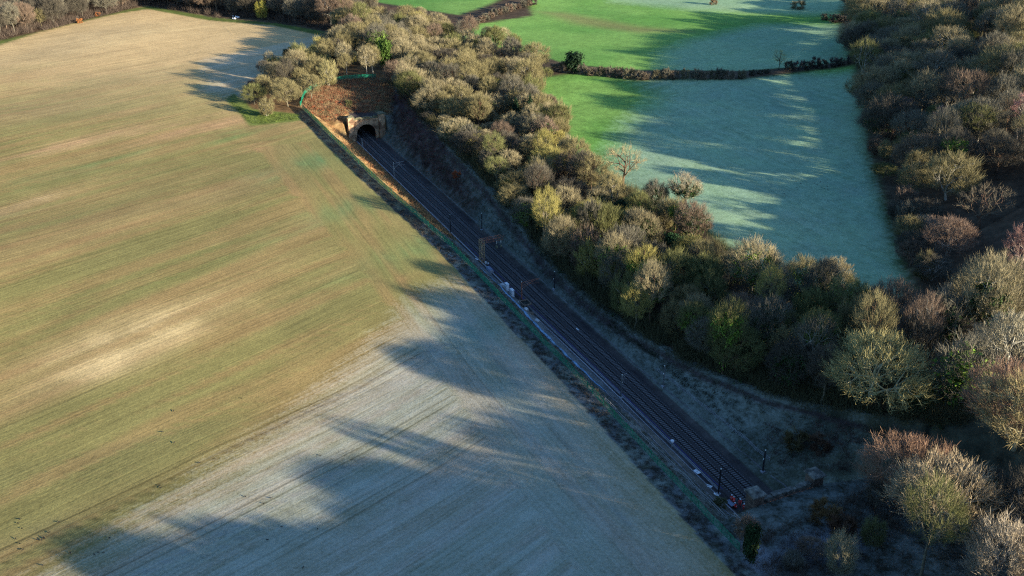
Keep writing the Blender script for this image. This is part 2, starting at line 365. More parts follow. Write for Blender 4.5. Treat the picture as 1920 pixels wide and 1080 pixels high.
tree_dk = soft(x, y, GXY([(735, 175), (765, 170), (850, 300), (900, 380), (880, 400), (800, 330), (745, 260)]), 5)
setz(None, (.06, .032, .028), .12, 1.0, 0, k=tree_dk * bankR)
crest_band = sm(1.5, .2, np.abs(d - r_ + 1.5)) * ((d > BR) & (d < r_ + 3)); setz(None, (.05, .032, .035), .1, .5, 0, k=crest_band * .8)  # darker band along the crest of the right bank
# hill above the portal: russet scrub
HP = GXY([(560, 197), (590, 165), (640, 148), (705, 143), (735, 160), (728, 215), (660, 205), (610, 215)])
setz(None, lerp3((.17, .095, .05), (.12, .105, .05), sm(.35, .6, n2)), 0, 1.0, 0, k=soft(x, y, HP, 1.5))
# woodland floor, right side and behind the portals
beyond = (d >= r_ + 1.5) & (s > -400)
setz(beyond, lerp3((.05, .036, .024), (.075, .055, .035), n2), .08, .8)
setz((s < -3) & (d > l_ + 2), lerp3((.04, .045, .03), (.06, .06, .04), n2), .3 * sm(30, 16, d), .8)
PB2 = GXY([(1440, 1050), (1480, 1010), (1560, 985), (1640, 1000), (1600, 1050), (1500, 1060)]); setz(None, (.09, .08, .09), .5, .5, 0, k=soft(x, y, PB2, 2))
PA1 = GXY([(1390, 1000), (1410, 1010), (1460, 1050), (1440, 1085), (1400, 1060)]); setz(None, (.2, .19, .2), .4, .3, 0, k=soft(x, y, PA1, 1))
setz((s > S1 + 22) & (d >= l_ - 3) & (d < r_ + 2), lerp3((.06, .05, .03), (.10, .08, .045), n2), .05, .8)
kx = inpoly(x, y, FX) & (d >= edge - 1)
col[kx] = colF[kx]; fro[kx] = froF[kx]; row[kx] = rowF[kx]; tuf[kx] = tufF[kx]
CLP = GXY([(455, 205), (555, 213), (640, 150), (735, 145), (760, 170), (860, 80), (620, 62), (600, 95), (500, 130)])
setz(None, lerp3((.09, .06, .03), (.15, .09, .04), n3), 0, .8, 0, k=soft(x, y, CLP, 2))
GV = GXY([(423, 186), (440, 175), (475, 205), (560, 214), (562, 226), (470, 237)])
setz(None, lerp3((.085, .115, .025), (.13, .165, .04), n3), 0, .6, 0, k=soft(x, y, GV, .8))
setz(None, (.10, .13, .03), 0, .5, 0, k=sm(5, 2.5, edist(x, y, GXY([(-60, 98), (60, 60), (200, 27), (280, 14), (400, 36), (520, 45), (600, 62)]), False)) * fmask)
# woods on the far side of the field
TLW = GXY([(-200, 125), (0, 76), (150, 40), (275, 11), (400, 31), (500, 37), (620, 60), (700, 70), (860, 76), (900, 50), (700, 5), (640, -40), (-300, -40)])
setz(None, lerp3((.05, .036, .024), (.10, .06, .035), n2), 0, .8, 0, k=soft(x, y, TLW, 2))
# pastures
P1 = GXY([(1000, 148), (1075, 138), (1200, 150), (1390, 150), (1530, 132), (1600, 122), (1610, 200), (1625, 300), (1660, 420), (1700, 545), (1640, 570), (1560, 560), (1500, 530), (1400, 485), (1290, 400), (1170, 345), (1090, 310), (1055, 235)])
k1 = soft(x, y, P1, 3.2)
pg = lerp3((.095, .23, .045), (.15, .29, .065), sm(.35, .65, fbm(x * .02, y * .02, 3, 8)))
pw = soft(x, y, GXY([(1150, 118), (1230, 180), (1170, 230), (1110, 340), (1300, 700), (2000, 700), (2000, 60)]), 16)
setz(None, pg * (.8 + .4 * fbm(x * .08, y * .08, 3, 44))[:, None], .0, .34, .5, k=k1); fro = fro + (pw * .7 - fro) * k1
P2 = GXY([(850, 75), (900, 45), (1000, 30), (980, -30), (1600, -30), (1570, 30), (1590, 85), (1590, 112), (1530, 122), (1390, 133), (1200, 132), (1075, 122), (1010, 105), (960, 92)])
k2 = soft(x, y, P2, 1.5); setz(None, pg * 1.05, .0, .22, .4, k=k2)
pw2 = np.maximum(soft(x, y, GXY([(1290, 75), (1420, 45), (1600, 40), (1620, 150), (1240, 150), (1230, 100)]), 14), soft(x, y, GXY([(1150, 5), (1300, 20), (1650, 20), (1650, -60), (1100, -60)]), 18))
fro = fro + (pw2 * .62 - fro) * k2
brn = soft(x, y, GXY([(1010, 22), (1060, 24), (1200, 50), (1300, 60), (1200, 62), (1080, 45)]), 8); setz(None, (.2, .15, .07), 0, .2, .3, k=brn * .6 * k2)
P3 = GXY([(700, 3), (860, 28), (900, 15), (960, -10), (960, -60), (600, -60)])
k3 = soft(x, y, P3, 2); setz(None, pg, .12, .2, .4, k=k3)
col *= (.86 + .28 * n2)[:, None]
wheel([(0, 1062), (320, 905), (633, 742), (850, 640)]); wheel([(15, 1075), (330, 915), (640, 757), (860, 652)], .4, .3)
wheel([(240, 1090), (500, 960), (640, 880), (760, 820)]); wheel([(290, 1090), (520, 975), (650, 895)], .4, .35)
wheel([(830, 560), (870, 610), (950, 700), (1060, 830), (1180, 990)], .5, .3); wheel([(420, 195), (380, 230), (440, 270), (520, 262)], .7, .2)
# split the sheet by what it is
nS, nD = len(sa), len(da)
ii, jj = np.meshgrid(np.arange(nS - 1), np.arange(nD - 1), indexing='ij'); q0 = (ii * nD + jj).ravel()
quads = np.stack([q0, q0 + nD, q0 + nD + 1, q0 + 1], 1)
sm_, dm_ = s[quads].mean(1), d[quads].mean(1); xm, ym = x[quads].mean(1), y[quads].mean(1)
hole = ((np.abs(sm_ - S1 - 1.13) < .02) | (np.abs(sm_ + 3.13) < .02)) & (np.abs(dm_) < 8.8)
zone = np.full(len(quads), 6)
zone[dm_ < cL(sm_) - 4.0] = 0
zone[(dm_ >= cL(sm_) - 4.0) & (dm_ < BL)] = 2; zone[(dm_ > BR) & (dm_ < cR(sm_) + 2)] = 3
zone[(np.abs(dm_) < 5.5) & (sm_ > -3.1) & (sm_ < S1 + 1.1) & (dm_ >= BL) & (dm_ <= BR)] = 1
zone[(sm_ > S1 + 22) & (zone != 0)] = 6; zone[(sm_ < -4) & (zone != 0)] = 6
zone[inpoly(xm, ym, FX)] = 0; zone[inpoly(xm, ym, TLW)] = 6; zone[inpoly(xm, ym, CLP)] = 6; zone[inpoly(xm, ym, HP)] = 5
zone[inpoly(xm, ym, P1)] = 4; zone[inpoly(xm, ym, P2) | inpoly(xm, ym, P3)] = 7
zone[inpoly(xm, ym, GV)] = 8
out = (sm_ > 700) | (sm_ < -200) | (dm_ > 520) | (dm_ < -240); zone[out] = 9
names = ['crop_field', 'track_bed', 'left_cutting_bank', 'right_cutting_bank', 'near_pasture', 'portal_hillside', 'woodland_floor', 'far_pasture', 'grass_verge', 'ground']
ZV = ZZ.ravel()
for zi, nm in enumerate(names):
    q = quads[(zone == zi) & ~hole]
    if not len(q): continue
    u, inv = np.unique(q, return_inverse=True); inv = inv.reshape(q.shape)
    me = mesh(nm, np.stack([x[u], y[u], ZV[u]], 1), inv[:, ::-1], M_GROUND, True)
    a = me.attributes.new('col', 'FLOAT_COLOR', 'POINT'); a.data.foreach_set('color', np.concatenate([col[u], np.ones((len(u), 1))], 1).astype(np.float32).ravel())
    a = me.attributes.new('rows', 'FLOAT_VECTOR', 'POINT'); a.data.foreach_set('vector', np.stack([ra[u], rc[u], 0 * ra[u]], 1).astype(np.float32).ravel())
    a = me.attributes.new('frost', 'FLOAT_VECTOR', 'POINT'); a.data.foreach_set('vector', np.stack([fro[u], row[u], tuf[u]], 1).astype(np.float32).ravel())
    tag(link(nm, me), kind='structure')

# ------------------------------------------------------------------ railway
def P3(s_, d_, z_=0.0): X, Y = XY(s_, d_); return (float(X), float(Y), z_)
def local(name, s_, d_, z_=0.0, label=None, cat=None, group=None, rz=0.0):
    """an Empty whose x runs along the line (towards the far tunnel) and y to the left of it"""
    e = empty(name, P3(s_, d_, z_), TANG + rz); return tag(e, label, cat, group)
for k, dc in enumerate((-1.7, 1.7)):
    e = local('railway_track', 0, dc, 0.0, ('left railway track with dark worn sleepers, the one nearer the workers', 'right railway track with clearly ribbed sleepers, passing under the broken stone cap')[k], 'railway track', 'railway tracks in the cutting')
    for yy in (.75, -.75):
        r0 = MB().box(-16, yy - .08, .18, S1 + 14, yy + .08, .33).obj('rail', M_RAIL, e)
        MB().box(-16, yy - .03, .333, S1 + 14, yy + .03, .345).obj('rail_head', M_RAILTOP, r0)
    sl = MB(); sl.box(-.14, -1.25, .0, .14, 1.25, .17); slm = sl.me('sleeper', M_SLEEP)
    for i in range(300):
        o = link('sleeper', slm, e); o.location = (i * .68 - 2, random.uniform(-.03, .03), random.uniform(-.012, .012))
    rest = MB()
    for i in range(300, 412): rest.box(i * .68 - 2.14, -1.25, 0, i * .68 - 1.86, 1.25, .17)
    tag(rest.obj('far_sleepers', M_SLEEP, e), kind='stuff')
    bl = MB()                                                      # ballast shoulder
    for a, b_ in ((-1.95, -.9), (-.6, .6), (.9, 1.95)): pass
    v = []; f = []; ny = [-2.3, -1.55, -1.3, 0, 1.3, 1.55, 2.3]; nz = [-.05, .12, .12, .10, .12, .12, -.05]
    xs = np.arange(-16, S1 + 15, 3.0)
    for i, X in enumerate(xs):
        for a, b_ in zip(ny, nz): v.append((X, a + random.uniform(-.05, .05), b_ + random.uniform(-.012, .012)))
    for i in range(len(xs) - 1):
        for j in range(6): f.append((i * 7 + j, (i + 1) * 7 + j, (i + 1) * 7 + j + 1, i * 7 + j + 1))
    bl.add(v, [q[::-1] for q in f]); tag(bl.obj('ballast_bed', M_BALL, e), kind='stuff')

# cable trough, cables and drains beside the line
def strip(name, pts, wd, h, m, label, cat, zoff=.0, step=2.0, group=None):
    """a low box section running along points given as (s, d)"""
    pts = np.array(pts, float); L = np.hypot(*np.diff(pts, axis=0).T); tt = np.concatenate([[0], np.cumsum(L)])
    u = np.arange(0, tt[-1], step); u = np.append(u, tt[-1]); ss = np.interp(u, tt, pts[:, 0]); dd = np.interp(u, tt, pts[:, 1])
    W = wd if np.ndim(wd) == 0 else np.interp(u, tt, wd); W = W * np.ones(len(u))
    v = []; f = []
    for i in range(len(u)):
        for a, b_ in ((-.5, 0), (-.5, 1), (.5, 1), (.5, 0)):
            q = dd[i] + a * W[i]; X, Y = XY(ss[i], q); z = float(terr(ss[i], q)) + zoff; v.append((X, Y, z + (b_ * h if b_ else -.25)))
    for i in range(len(u) - 1):
        for j in range(3): f.append((i * 4 + j, i * 4 + j + 1, i * 4 + 5 + j, i * 4 + 4 + j))
    f += [(0, 3, 2, 1), tuple(len(v) - 4 + k for k in range(4))]
    return tag(MB().add(v, f).obj(name, m), label, cat, group)
strip('cable_trough', [(S1 - 1, -4.55), (150, -4.6), (112, -4.7)], .38, .14, M_TROUGH, 'pale frosted concrete cable trough running from the tunnel along the left track', 'cable trough')
strip('cable_trough', [(96, -5.4), (60, -5.0), (28, -5.6), (2, -6.4)], .34, .12, M_TROUGH, 'grey cable trough along the bottom stretch of lineside path beside the workers', 'cable trough')
for k, (a, lab) in enumerate(((-3.55, 'outer blue cable laid along the ballast edge of the left track'), (-3.2, 'inner blue cable nearest the left track rail'))):
    pts = [(150, a)] + [(q, a + .12 * math.sin(q * .21 + k)) for q in range(140, 4, -8)]
    strip('lineside_cable', pts, .09, .08, M_CABLE, lab, 'cable', .02, 1.0, 'blue cables beside the left track')
for k, a in enumerate((-4.0, -4.35)):
    strip('lineside_pipe', [(104, a - .3), (60, a), (12, a - .2)], .1, .3, M_TROUGH, ('slim pale pipe on low brackets next to the blue cables', 'second slim pale pipe on low brackets, nearer the path')[k], 'pipe', 0, 2.0)
strip('drain_channel', [(S1 - 2, 5.9), (150, 6.0), (60, 6.0), (2, 8.2)], .25, .07, M_KERB, 'thin concrete drain kerb at the foot of the right bank', 'drain')
strip('blue_sheeting', [(124, -9.4), (112, -8.6), (103, -8.9), (92, -9.3), (75, -9.6), (62, -9.2), (52, -8.3)], [.25, .5, 1.0, 1.15, 1.1, .9, .1], .12, M_BLUE, 'long strip of pale blue sheeting lying along the lineside path', 'sheeting', .12, 1.0)
strip('path_edging', [(52, -8.3), (40, -8.0), (30, -8.6), (10, -9.2), (-4, -10)], .18, .14, M_TROUGH, 'thin pale edging that continues the blue sheeting downhill', 'edging')

# ---- fences
def run_points(pts, step):
    pts = np.array(pts, float); L = np.hypot(*np.diff(pts, axis=0).T); tt = np.concatenate([[0], np.cumsum(L)])
    u = np.arange(0, tt[-1], step); return np.interp(u, tt, pts[:, 0]), np.interp(u, tt, pts[:, 1])
def palisade(pts, label, h=1.95, gap=.16):
    sx, sy = run_points(pts, 2.75)
    e = empty('palisade_fence', (sx[0], sy[0], ground(sx[0], sy[0]))); tag(e, label, 'fence', 'green palisade fences'); o3 = Vector(e.location)
    pm = MB().box(-.05, -.04, -.5, .05, .04, h).me('post', M_GREEN)
    for i in range(len(sx)):
        o = link('post', pm, e); o.location = Vector((sx[i], sy[i], ground(sx[i], sy[i]))) - o3
    for zz in (.3, h - .3):
        m = MB()
        for i in range(len(sx) - 1):
            m.bar(Vector((sx[i], sy[i], ground(sx[i], sy[i]) + zz)) - o3, Vector((sx[i + 1], sy[i + 1], ground(sx[i + 1], sy[i + 1]) + zz)) - o3, .04)
        m.obj('rail', M_GREEN, e)
    qx, qy = run_points(pts, gap); v = []; f = []
    dx = np.gradient(qx); dy = np.gradient(qy); ln = np.hypot(dx, dy); dx /= ln; dy /= ln
    gs, gd = SD(qx, qy); gz = terr(gs, gd)
    for i in range(len(qx)):
        hh = h + random.uniform(-.04, .04); a = .036 + .026 * float(sm(40, 120, gs[i])); n = len(v); tw = .02
        for sg, zz in ((-1, .05), (1, .05), (1, hh - .1), (0, hh), (-1, hh - .1)):
            v.append((qx[i] + dx[i] * a * sg - dy[i] * tw - o3.x, qy[i] + dy[i] * a * sg + dx[i] * tw - o3.y, gz[i] + zz - o3.z))
        f.append((n, n + 1, n + 2, n + 3, n + 4))
    m = MB(); m.v = v; m.f = f; tag(m.obj('pales', M_GREEN, e), kind='stuff')
fp = [XY(q, cL(q) + .3) for q in np.arange(-12, 274, 4)]
palisade(fp, 'long green palisade fence between the crop field and the railway cutting')
palisade(GXY([(563, 200), (572, 176), (590, 165), (615, 156), (645, 150), (705, 147)]), 'short curved green palisade fence on the hillside above the tunnel mouth')
def railfence(pts, label, n_rails=2, h=1.1, m=M_GALV, r=.035, step=2.2, name='post_and_rail_fence'):
    sx, sy = run_points(pts, step); e = empty(name, (sx[0], sy[0], ground(sx[0], sy[0]))); tag(e, label, 'fence'); o3 = Vector(e.location)
    P = [Vector((a, b_, ground(a, b_))) - o3 for a, b_ in zip(sx, sy)]
    pm = MB().bar((0, 0, -.3), (0, 0, h), r * 1.2).me('post', m)
    for q in P: link('post', pm, e).location = q
    for k in range(n_rails):
        b_ = MB(); z = Vector((0, 0, h * (k + 1) / n_rails - .03))
        for i in range(len(P) - 1): b_.bar(P[i] + z, P[i + 1] + z, r)
        b_.obj('rail', m, e)
railfence([XY(q, -11.6 - .05 * abs(q - 20)) for q in np.arange(45, -8, -2.0)], 'pale two-rail handrail running down beside the green fence to the tunnel stairs', 2, 1.1, M_GALV, .05)
railfence([XY(q, 8.3 + .045 * (50 - q)) for q in np.arange(56, 12, -2.0)], 'low pale fence at the foot of the right bank', 3, 1.0, M_TROUGH, .03)
railfence(GXY([(1010, 132), (1080, 140), (1200, 148), (1390, 150)]), 'thin wire fence with dark timber posts along the pasture hedge', 2, 1.1, M_WOOD, .05, 3.5)
railfence([XY(q, cR(q) + .5) for q in np.arange(170, 255, 3.0)], 'sagging wire fence on the crest of the right bank near the tunnel', 2, 1.2, M_WOOD, .025, 3)

# ---- tunnel portals
def portal(s0, sgn, label, stone, cap_m, coping, R0=4.1, top=9.3, twr_top=10.4, ty=6.55):
    """face looks towards -x of the local frame (sgn=1) ; built in a frame whose x runs into the hill"""
    e = local('tunnel_portal', s0, 0, 0, label, 'tunnel portal', 'tunnel portals', 0 if sgn > 0 else math.pi)
    # headwall with a horseshoe opening, ring of voussoirs
    sp_z = 2.3; th = 1.1
    wx = ty - 1.16; hz = top - 1.0; ca = math.atan2(hz - sp_z, wx)
    AN = sorted(list(np.linspace(0, math.pi, 21)) + [ca, math.pi - ca])
    def onrect(t_):
        c, s_ = math.cos(t_), math.sin(t_); k = min(wx / abs(c) if abs(c) > 1e-6 else 1e9, (hz - sp_z) / s_ if s_ > 1e-6 else 1e9); return (c * k, sp_z + s_ * k)
    arc = [(R0, -.3)] + [(R0 * math.cos(t_), sp_z + R0 * math.sin(t_)) for t_ in AN] + [(-R0, -.3)]
    outer = [(wx, -.3)] + [onrect(t_) for t_ in AN] + [(-wx, -.3)]
    hw = MB(); n = len(arc); 
    v = [(0, a, b_) for a, b_ in arc] + [(0, a, b_) for a, b_ in outer] + [(th, a, b_) for a, b_ in arc] + [(th, a, b_) for a, b_ in outer]
    f = []
    for i in range(n - 1):
        f += [(i, i + 1, n + i + 1, n + i), (2 * n + i, 3 * n + i, 3 * n + i + 1, 2 * n + i + 1), (i, 2 * n + i, 2 * n + i + 1, i + 1), (n + i, n + i + 1, 3 * n + i + 1, 3 * n + i)]
    hw.add(v, f); hw.obj('headwall', stone, e)
    MB().box(.0, -wx, hz + .01, th, wx, hz + .3).obj('upper_wall', stone, e)
    na = 17; A = np.linspace(0, math.pi, na + 1); vm = None
    for i in range(na):
        a0, a1 = A[i] + .012, A[i + 1] - .012; ro = R0 + .75
        v = [(X, r * math.cos(a), sp_z + r * math.sin(a)) for X in (-.14, .3) for r, a in ((R0 - .04, a0), (ro, a0), (ro, a1), (R0 - .04, a1))]
        MB().add(v, [(0, 1, 2, 3), (7, 6, 5, 4), (0, 4, 5, 1), (1, 5, 6, 2), (2, 6, 7, 3), (3, 7, 4, 0)]).obj('arch_stone', stone, e)
    # corbelled cornice and parapet of separate coping stones
    pw_ = ty - 1.45; MB().box(-.35, -pw_, hz + .3, .0, pw_, hz + .62).obj('cornice', cap_m, e); MB().box(0, -pw_, hz + .31, .75, pw_, top - .02).obj('parapet', cap_m, e)
    yy = -pw_
    while yy < pw_ - .1:
        w_ = min(random.uniform(.75, 1.2), pw_ - yy)
        if random.random() < coping: MB().box(-.2, yy + .03, top, .95, yy + w_ - .03, top + random.uniform(.14, .3), .04).obj('coping_stone', cap_m, e)
        yy += w_
    # towers of laid courses with a slab cap
    for sy in (-1, 1):
        t = MB().box(-1.5, sy * ty - 1.25, -.3, 1.3, sy * ty + 1.25, .9).obj('tower', stone, e); z = .9
        while z < twr_top - .8:
            h = .92; j = random.uniform(-.04, .04)
            c = MB().box(-1.38 + j, sy * ty - 1.13, z + .03, 1.2, sy * ty + 1.13, z + h, .03).obj('stone_course', stone, t); z += h
        MB().box(-1.7, sy * ty - 1.5, z + .03, 1.5, sy * ty + 1.5, z + .35, .03).obj('cap_slab', cap_m, t)
        c = MB(); a = 1.5; v = [(-1.6, sy * ty - 1.4, z + .36), (1.4, sy * ty - 1.4, z + .36), (1.4, sy * ty + 1.4, z + .36), (-1.6, sy * ty + 1.4, z + .36), (-.7, sy * ty - .5, z + .75), (.5, sy * ty - .5, z + .8), (.5, sy * ty + .5, z + .7), (-.7, sy * ty + .5, z + .78)]
        c.add(v, [(0, 1, 5, 4), (1, 2, 6, 5), (2, 3, 7, 6), (3, 0, 4, 7), (4, 5, 6, 7)]).obj('cap_slab', cap_m, t)
    # brick lining going into the hill
    ln = MB(); v = []; f = []
    for X in np.linspace(th, 16, 5): v += [(X, a, b_) for a, b_ in arc]
    for k in range(4): f += [(k * n + i, k * n + i + 1, (k + 1) * n + i + 1, (k + 1) * n + i) for i in range(n - 1)]
    f.append(tuple(4 * n + i for i in range(n))); ln.add(v, f); ln.add([(0.3, -4.2, -.06), (16, -4.2, -.06), (16, 4.2, -.06), (.3, 4.2, -.06)], [(0, 1, 2, 3)])
    ln.obj('tunnel_lining', M_DARK, e)
    return e
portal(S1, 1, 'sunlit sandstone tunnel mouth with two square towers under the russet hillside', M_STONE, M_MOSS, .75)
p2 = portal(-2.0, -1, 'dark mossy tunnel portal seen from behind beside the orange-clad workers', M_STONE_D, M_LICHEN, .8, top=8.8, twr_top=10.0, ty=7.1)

# ---- overhead line masts
def mast(s_, d_, h, label, m, arms=1, reach=3.2, post=.14, ins=True):
    e = local('overhead_line_mast', s_, d_, float(terr(s_, d_)), label, 'mast', 'overhead line masts')
    sg = 1 if d_ < 0 else -1                                       # local -y is to the right of the line
    b = MB()
    b.box(-post, -post * .8, -.4, -post + .03, post * .8, h).box(post - .03, -post * .8, -.4, post, post * .8, h).box(-post + .03, -.015, -.4, post - .03, .015, h)
    b.obj('column', m, e); MB().box(-.4, -.4, -.5, .4, .4, .25).obj('footing', M_TROUGH, e)
    if arms:
        r = reach * -sg
        MB().bar((0, 0, h - .15), (0, r, h + .25), .06).obj('top_tube', m, e)
        if arms > 1: MB().bar((0, 0, h - 1.0), (0, r * 1.02, h + .05), .05).obj('stay_tube', m, e)
        MB().bar((0, 0, h - 2.1), (0, r * .62, h - .25), .05).obj('bracket_tube', m, e)
        MB().bar((0, r * .45, h - .9), (0, r * 1.0, h - 1.15), .035).obj('steady_arm', m, e)
    if ins:
        MB().lathe([(.05, 0), (.13, .08), (.06, .16), (.13, .24), (.05, .34)], (0, -sg * .22, h - 2.2), 8).obj('insulator', M_INSUL, e)
        MB().lathe([(.05, 0), (.14, .1), (.1, .3), (.03, .36)], (0, 0, h), 8).obj('finial', M_INSUL, e)
    return e
mast(255, -4.4, 3.0, 'short pale post standing at the left side of the sunlit tunnel mouth', M_GALV, 0, post=.16)
mast(214.6, -4.9, 6.0, 'pale grey overhead line mast on the left, first after the tunnel', M_GALV, 1, 4.2)
mast(158.8, -5.0, 6.4, 'dark two-armed mast on the left side by the end of the orange scrub', M_DKST, 2, 5.2)
mast(157.4, 5.4, 5.6, 'slim dark mast on the right side opposite the double-armed mast', M_DKST, 0)
mast(105.2, -5.1, 6.4, 'rust-red mast with two long arms beside the white cabinets', M_RUST, 2, 5.4, .16)
mast(107.6, 6.4, 5.4, 'slim dark mast right of the tracks opposite the rust-red mast', M_DKST, 0)
mast(51.1, -4.8, 6.2, 'grey slender mast left of the tracks below the end of the blue sheeting', M_GREY, 1, 1.3)
mast(50.5, 6.6, 5.6, 'grey mast at the top end of the low pale fence on the right bank', M_GREY, 0)
mast(11.2, -5.2, 6.2, 'black mast beside the workers in orange', M_DKST, 1, 3.0)
mast(13.1, 7.4, 5.4, 'black mast right of the tracks just before the dark portal', M_DKST, 0)
# lattice gantry
g = local('lattice_gantry', 134.2, -4.6, 0, 'rusty lattice gantry with a short boom over the left track', 'gantry')
tw = MB(); H_ = 7.6
for a in (-1.1, 1.1):
    for b_ in (-.45, .45): tw.bar((a, b_, -.3), (a, b_, H_), .07)
for a in (-1.1, 1.1):
    for k in range(6): z = k * 1.25; tw.bar((a, -.45, z), (a, .45, z + 1.25), .035); tw.bar((a, .45, z), (a, -.45, z), .035)
for b_ in (-.45, .45):
    for k in range(3): z = k * 2.5; tw.bar((-1.1, b_, z), (1.1, b_, z + 2.5), .045); tw.bar((1.1, b_, z), (-1.1, b_, z + 2.5), .045); tw.bar((-1.1, b_, z + 2.5), (1.1, b_, z + 2.5), .045)
tw.obj('lattice_tower', M_RUSTY, g)
bm_ = MB()
for a in (-.9, .9):
    for z in (H_ - .9, H_): bm_.bar((a, .5, z), (a, -6.6, z + .1), .06)
    for k in range(6): q = -k * 1.15; bm_.bar((a, q, H_ - .9), (a, q - 1.15, H_), .035); bm_.bar((a, q, H_), (a, q, H_ - .9), .035)
for k in range(7): q = -k * 1.1; bm_.bar((-.9, q, H_), (.9, q, H_), .04); bm_.bar((-.9, q, H_), (.9, q - 1.1, H_), .03)
bm_.obj('boom', M_RUST, g)
for q in (-4.9, -6.4):
    dr = MB().bar((0, q, H_ - .9), (0, q, H_ - 3.3), .05).obj('dropper', M_MOSS, g)
    MB().lathe([(.06, 0), (.2, .12), (.08, .24), (.2, .36), (.08, .48), (.2, .6), (.05, .72)], (.1, q, H_ - 2.2), 8).obj('insulator', M_INSUL, dr)
    MB().box(-.35, q - .25, H_ - 3.6, .35, q + .25, H_ - 2.9).obj('bracket', M_MOSS, dr)
MB().box(-1.5, -.9, 0, -1.0, -.4, .8).obj('control_box', M_BAG, g); MB().lathe([(.2, 0), (.3, .3), (.2, .6)], (-1.9, -1.2, 0), 8).obj('balance_weight', M_BAG, g)
# contact wires
for dc, lab in ((-1.7, 'thin overhead wires above the left track'), (1.7, 'thin overhead wires above the right track')):
    e = local('overhead_wire', 0, dc, 0, lab, 'overhead wire', 'overhead wires')
    MB().bar((0, 0, 4.9), (S1, 0, 4.9), .012).obj('contact_wire', M_DKST, e)
    MB().bar((0, 0, 6.0), (S1, 0, 6.0), .012).obj('catenary_wire', M_DKST, e)

# ---- lineside equipment
def cabinet(s_, d_, sx, sy, sz, label, m=M_WHITE):
    e = local('equipment_cabinet', s_, d_, float(terr(s_, d_)), label, 'cabinet', 'white equipment cabinets')
    MB().box(-sx / 2 - .1, -sy / 2 - .1, -.5, sx / 2 + .1, sy / 2 + .1, .12).obj('plinth', M_TROUGH, e)
    MB().box(-sx / 2, -sy / 2, .13, sx / 2, sy / 2, sz).obj('cabinet_body', m, e, .03)
    MB().box(-sx / 2 - .06, -sy / 2 - .06, sz + .01, sx / 2 + .06, sy / 2 + .06, sz + .1).obj('roof', m, e)
    for k in (-1, 1): dd = MB().box(k * sx / 4 - sx / 4 + .04, sy / 2 + .005, .25, k * sx / 4 + sx / 4 - .04, sy / 2 + .04, sz - .1).obj('door', m, e); MB().box(k * .08 - .02, sy / 2 + .045, .9, k * .08 + .02, sy / 2 + .08, 1.15).obj('handle', M_DKST, dd)
cabinet(111.6, -6.7, 1.5, .75, 2.1, 'white steel cabinet further from the camera of the upright pair by the rust-red mast')
cabinet(109.0, -6.3, 1.5, .75, 2.1, 'white steel cabinet nearer the rust-red mast of the upright pair')
e = local('relay_box', 127.3, -5.1, 0, 'blue-grey rounded equipment housing lying below the lattice gantry', 'equipment box')
q = MB(); prof = [(-.75, 0), (-.75, .8), (-.5, 1.25), (.0, 1.4), (.5, 1.25), (.75, .8), (.75, 0)]; v = [(X, a, b_) for X in (-1.3, 1.3) for a, b_ in prof]
q.add(v, [(i, i + 1, 8 + i, 7 + i) for i in range(6)] + [tuple(range(6, -1, -1)), tuple(range(7, 14)), (6, 0, 7, 13)]).obj('housing', M_GREYBOX, e)
MB().box(-1.36, -.5, .1, -1.31, .5, 1.1).obj('end_door', M_TROUGH, e)
def bag(s_, d_, w_, h, label, rz=0, m=M_BAG):
    e = local('bulk_bag', s_, d_, float(terr(s_, d_)), label, 'bag', 'white bulk bags beside the track', rz)
    b = bmesh.new(); bmesh.ops.create_cube(b, size=1); bmesh.ops.subdivide_edges(b, edges=b.edges[:], cuts=3, use_grid_fill=True)
    for vt in b.verts:
        c = vt.co; r = 1 + .3 * (.5 - abs(c.z)) ; vt.co = Vector((c.x * r * w_ * (1 - .15 * max(0, c.z)), c.y * r * w_ * .85, (c.z + .5) * h * (1 - .3 * (c.x ** 2 + c.y ** 2)))) + Vector([random.uniform(-.05, .05) for _ in range(3)])
    me = bpy.data.meshes.new('bag_body'); b.to_mesh(me); b.free(); me.materials.append(m); link('bag_body', me, e)
    for k in (-1, 1): MB().bar((k * w_ * .35, 0, h * .7), (k * w_ * .1, .05, h * 1.15), .04).obj('lifting_strap', m, e)
bag(114.2, -7.0, 1.1, .9, 'slumped white bulk bag just above the pair of white cabinets', .3)
bag(103.3, -6.3, 1.2, 1.0, 'white bulk bag between the rust-red mast and the dark open pit', .6)
bag(98.6, -6.9, 1.0, .7, 'dirty white bulk bag just below the dark open pit', .1)
e = local('open_pit', 101.3, -5.8, float(terr(101.3, -7.6)) + .1, 'dark open pit boxed in by a timber frame beside the cables', 'pit')
MB().box(-1.3, -1.0, .0, 1.3, 1.0, .12).obj('pit_floor', M_PIT, e)
for q in ((-1.5, -1.2, 1.5, -1.02), (-1.5, 1.02, 1.5, 1.2), (-1.5, -1.0, -1.32, 1.0), (1.32, -1.0, 1.5, 1.0)): MB().box(q[0], q[1], 0, q[2], q[3], .45).obj('frame_board', M_WOOD, e)
for q in (-1.4, 1.4):
    for k in (-1.1, 1.1): MB().bar((q, k, .4), (q, k, 1.1), .05).obj('frame_post', M_WOOD, e)
def crate(s_, d_, a, b_, c, label, rz=0, m=M_BAG, name='pallet', cat='pallet'):
    e = local(name, s_, d_, float(terr(s_, d_)), label, cat, None, rz)
    for k in range(5): MB().box(-a / 2, -b_ / 2 + k * b_ / 5, c, a / 2, -b_ / 2 + (k + .8) * b_ / 5, c + .05).obj('deck_board', m, e)
    for k in (-1, 0, 1): MB().box(k * (a / 2 - .08) - .06, -b_ / 2, 0, k * (a / 2 - .08) + .06, b_ / 2, c - .005).obj('bearer', m, e)
crate(92.5, -6.6, 1.4, 1.0, .3, 'small pale pallet lying alone beside the blue sheeting', .2)
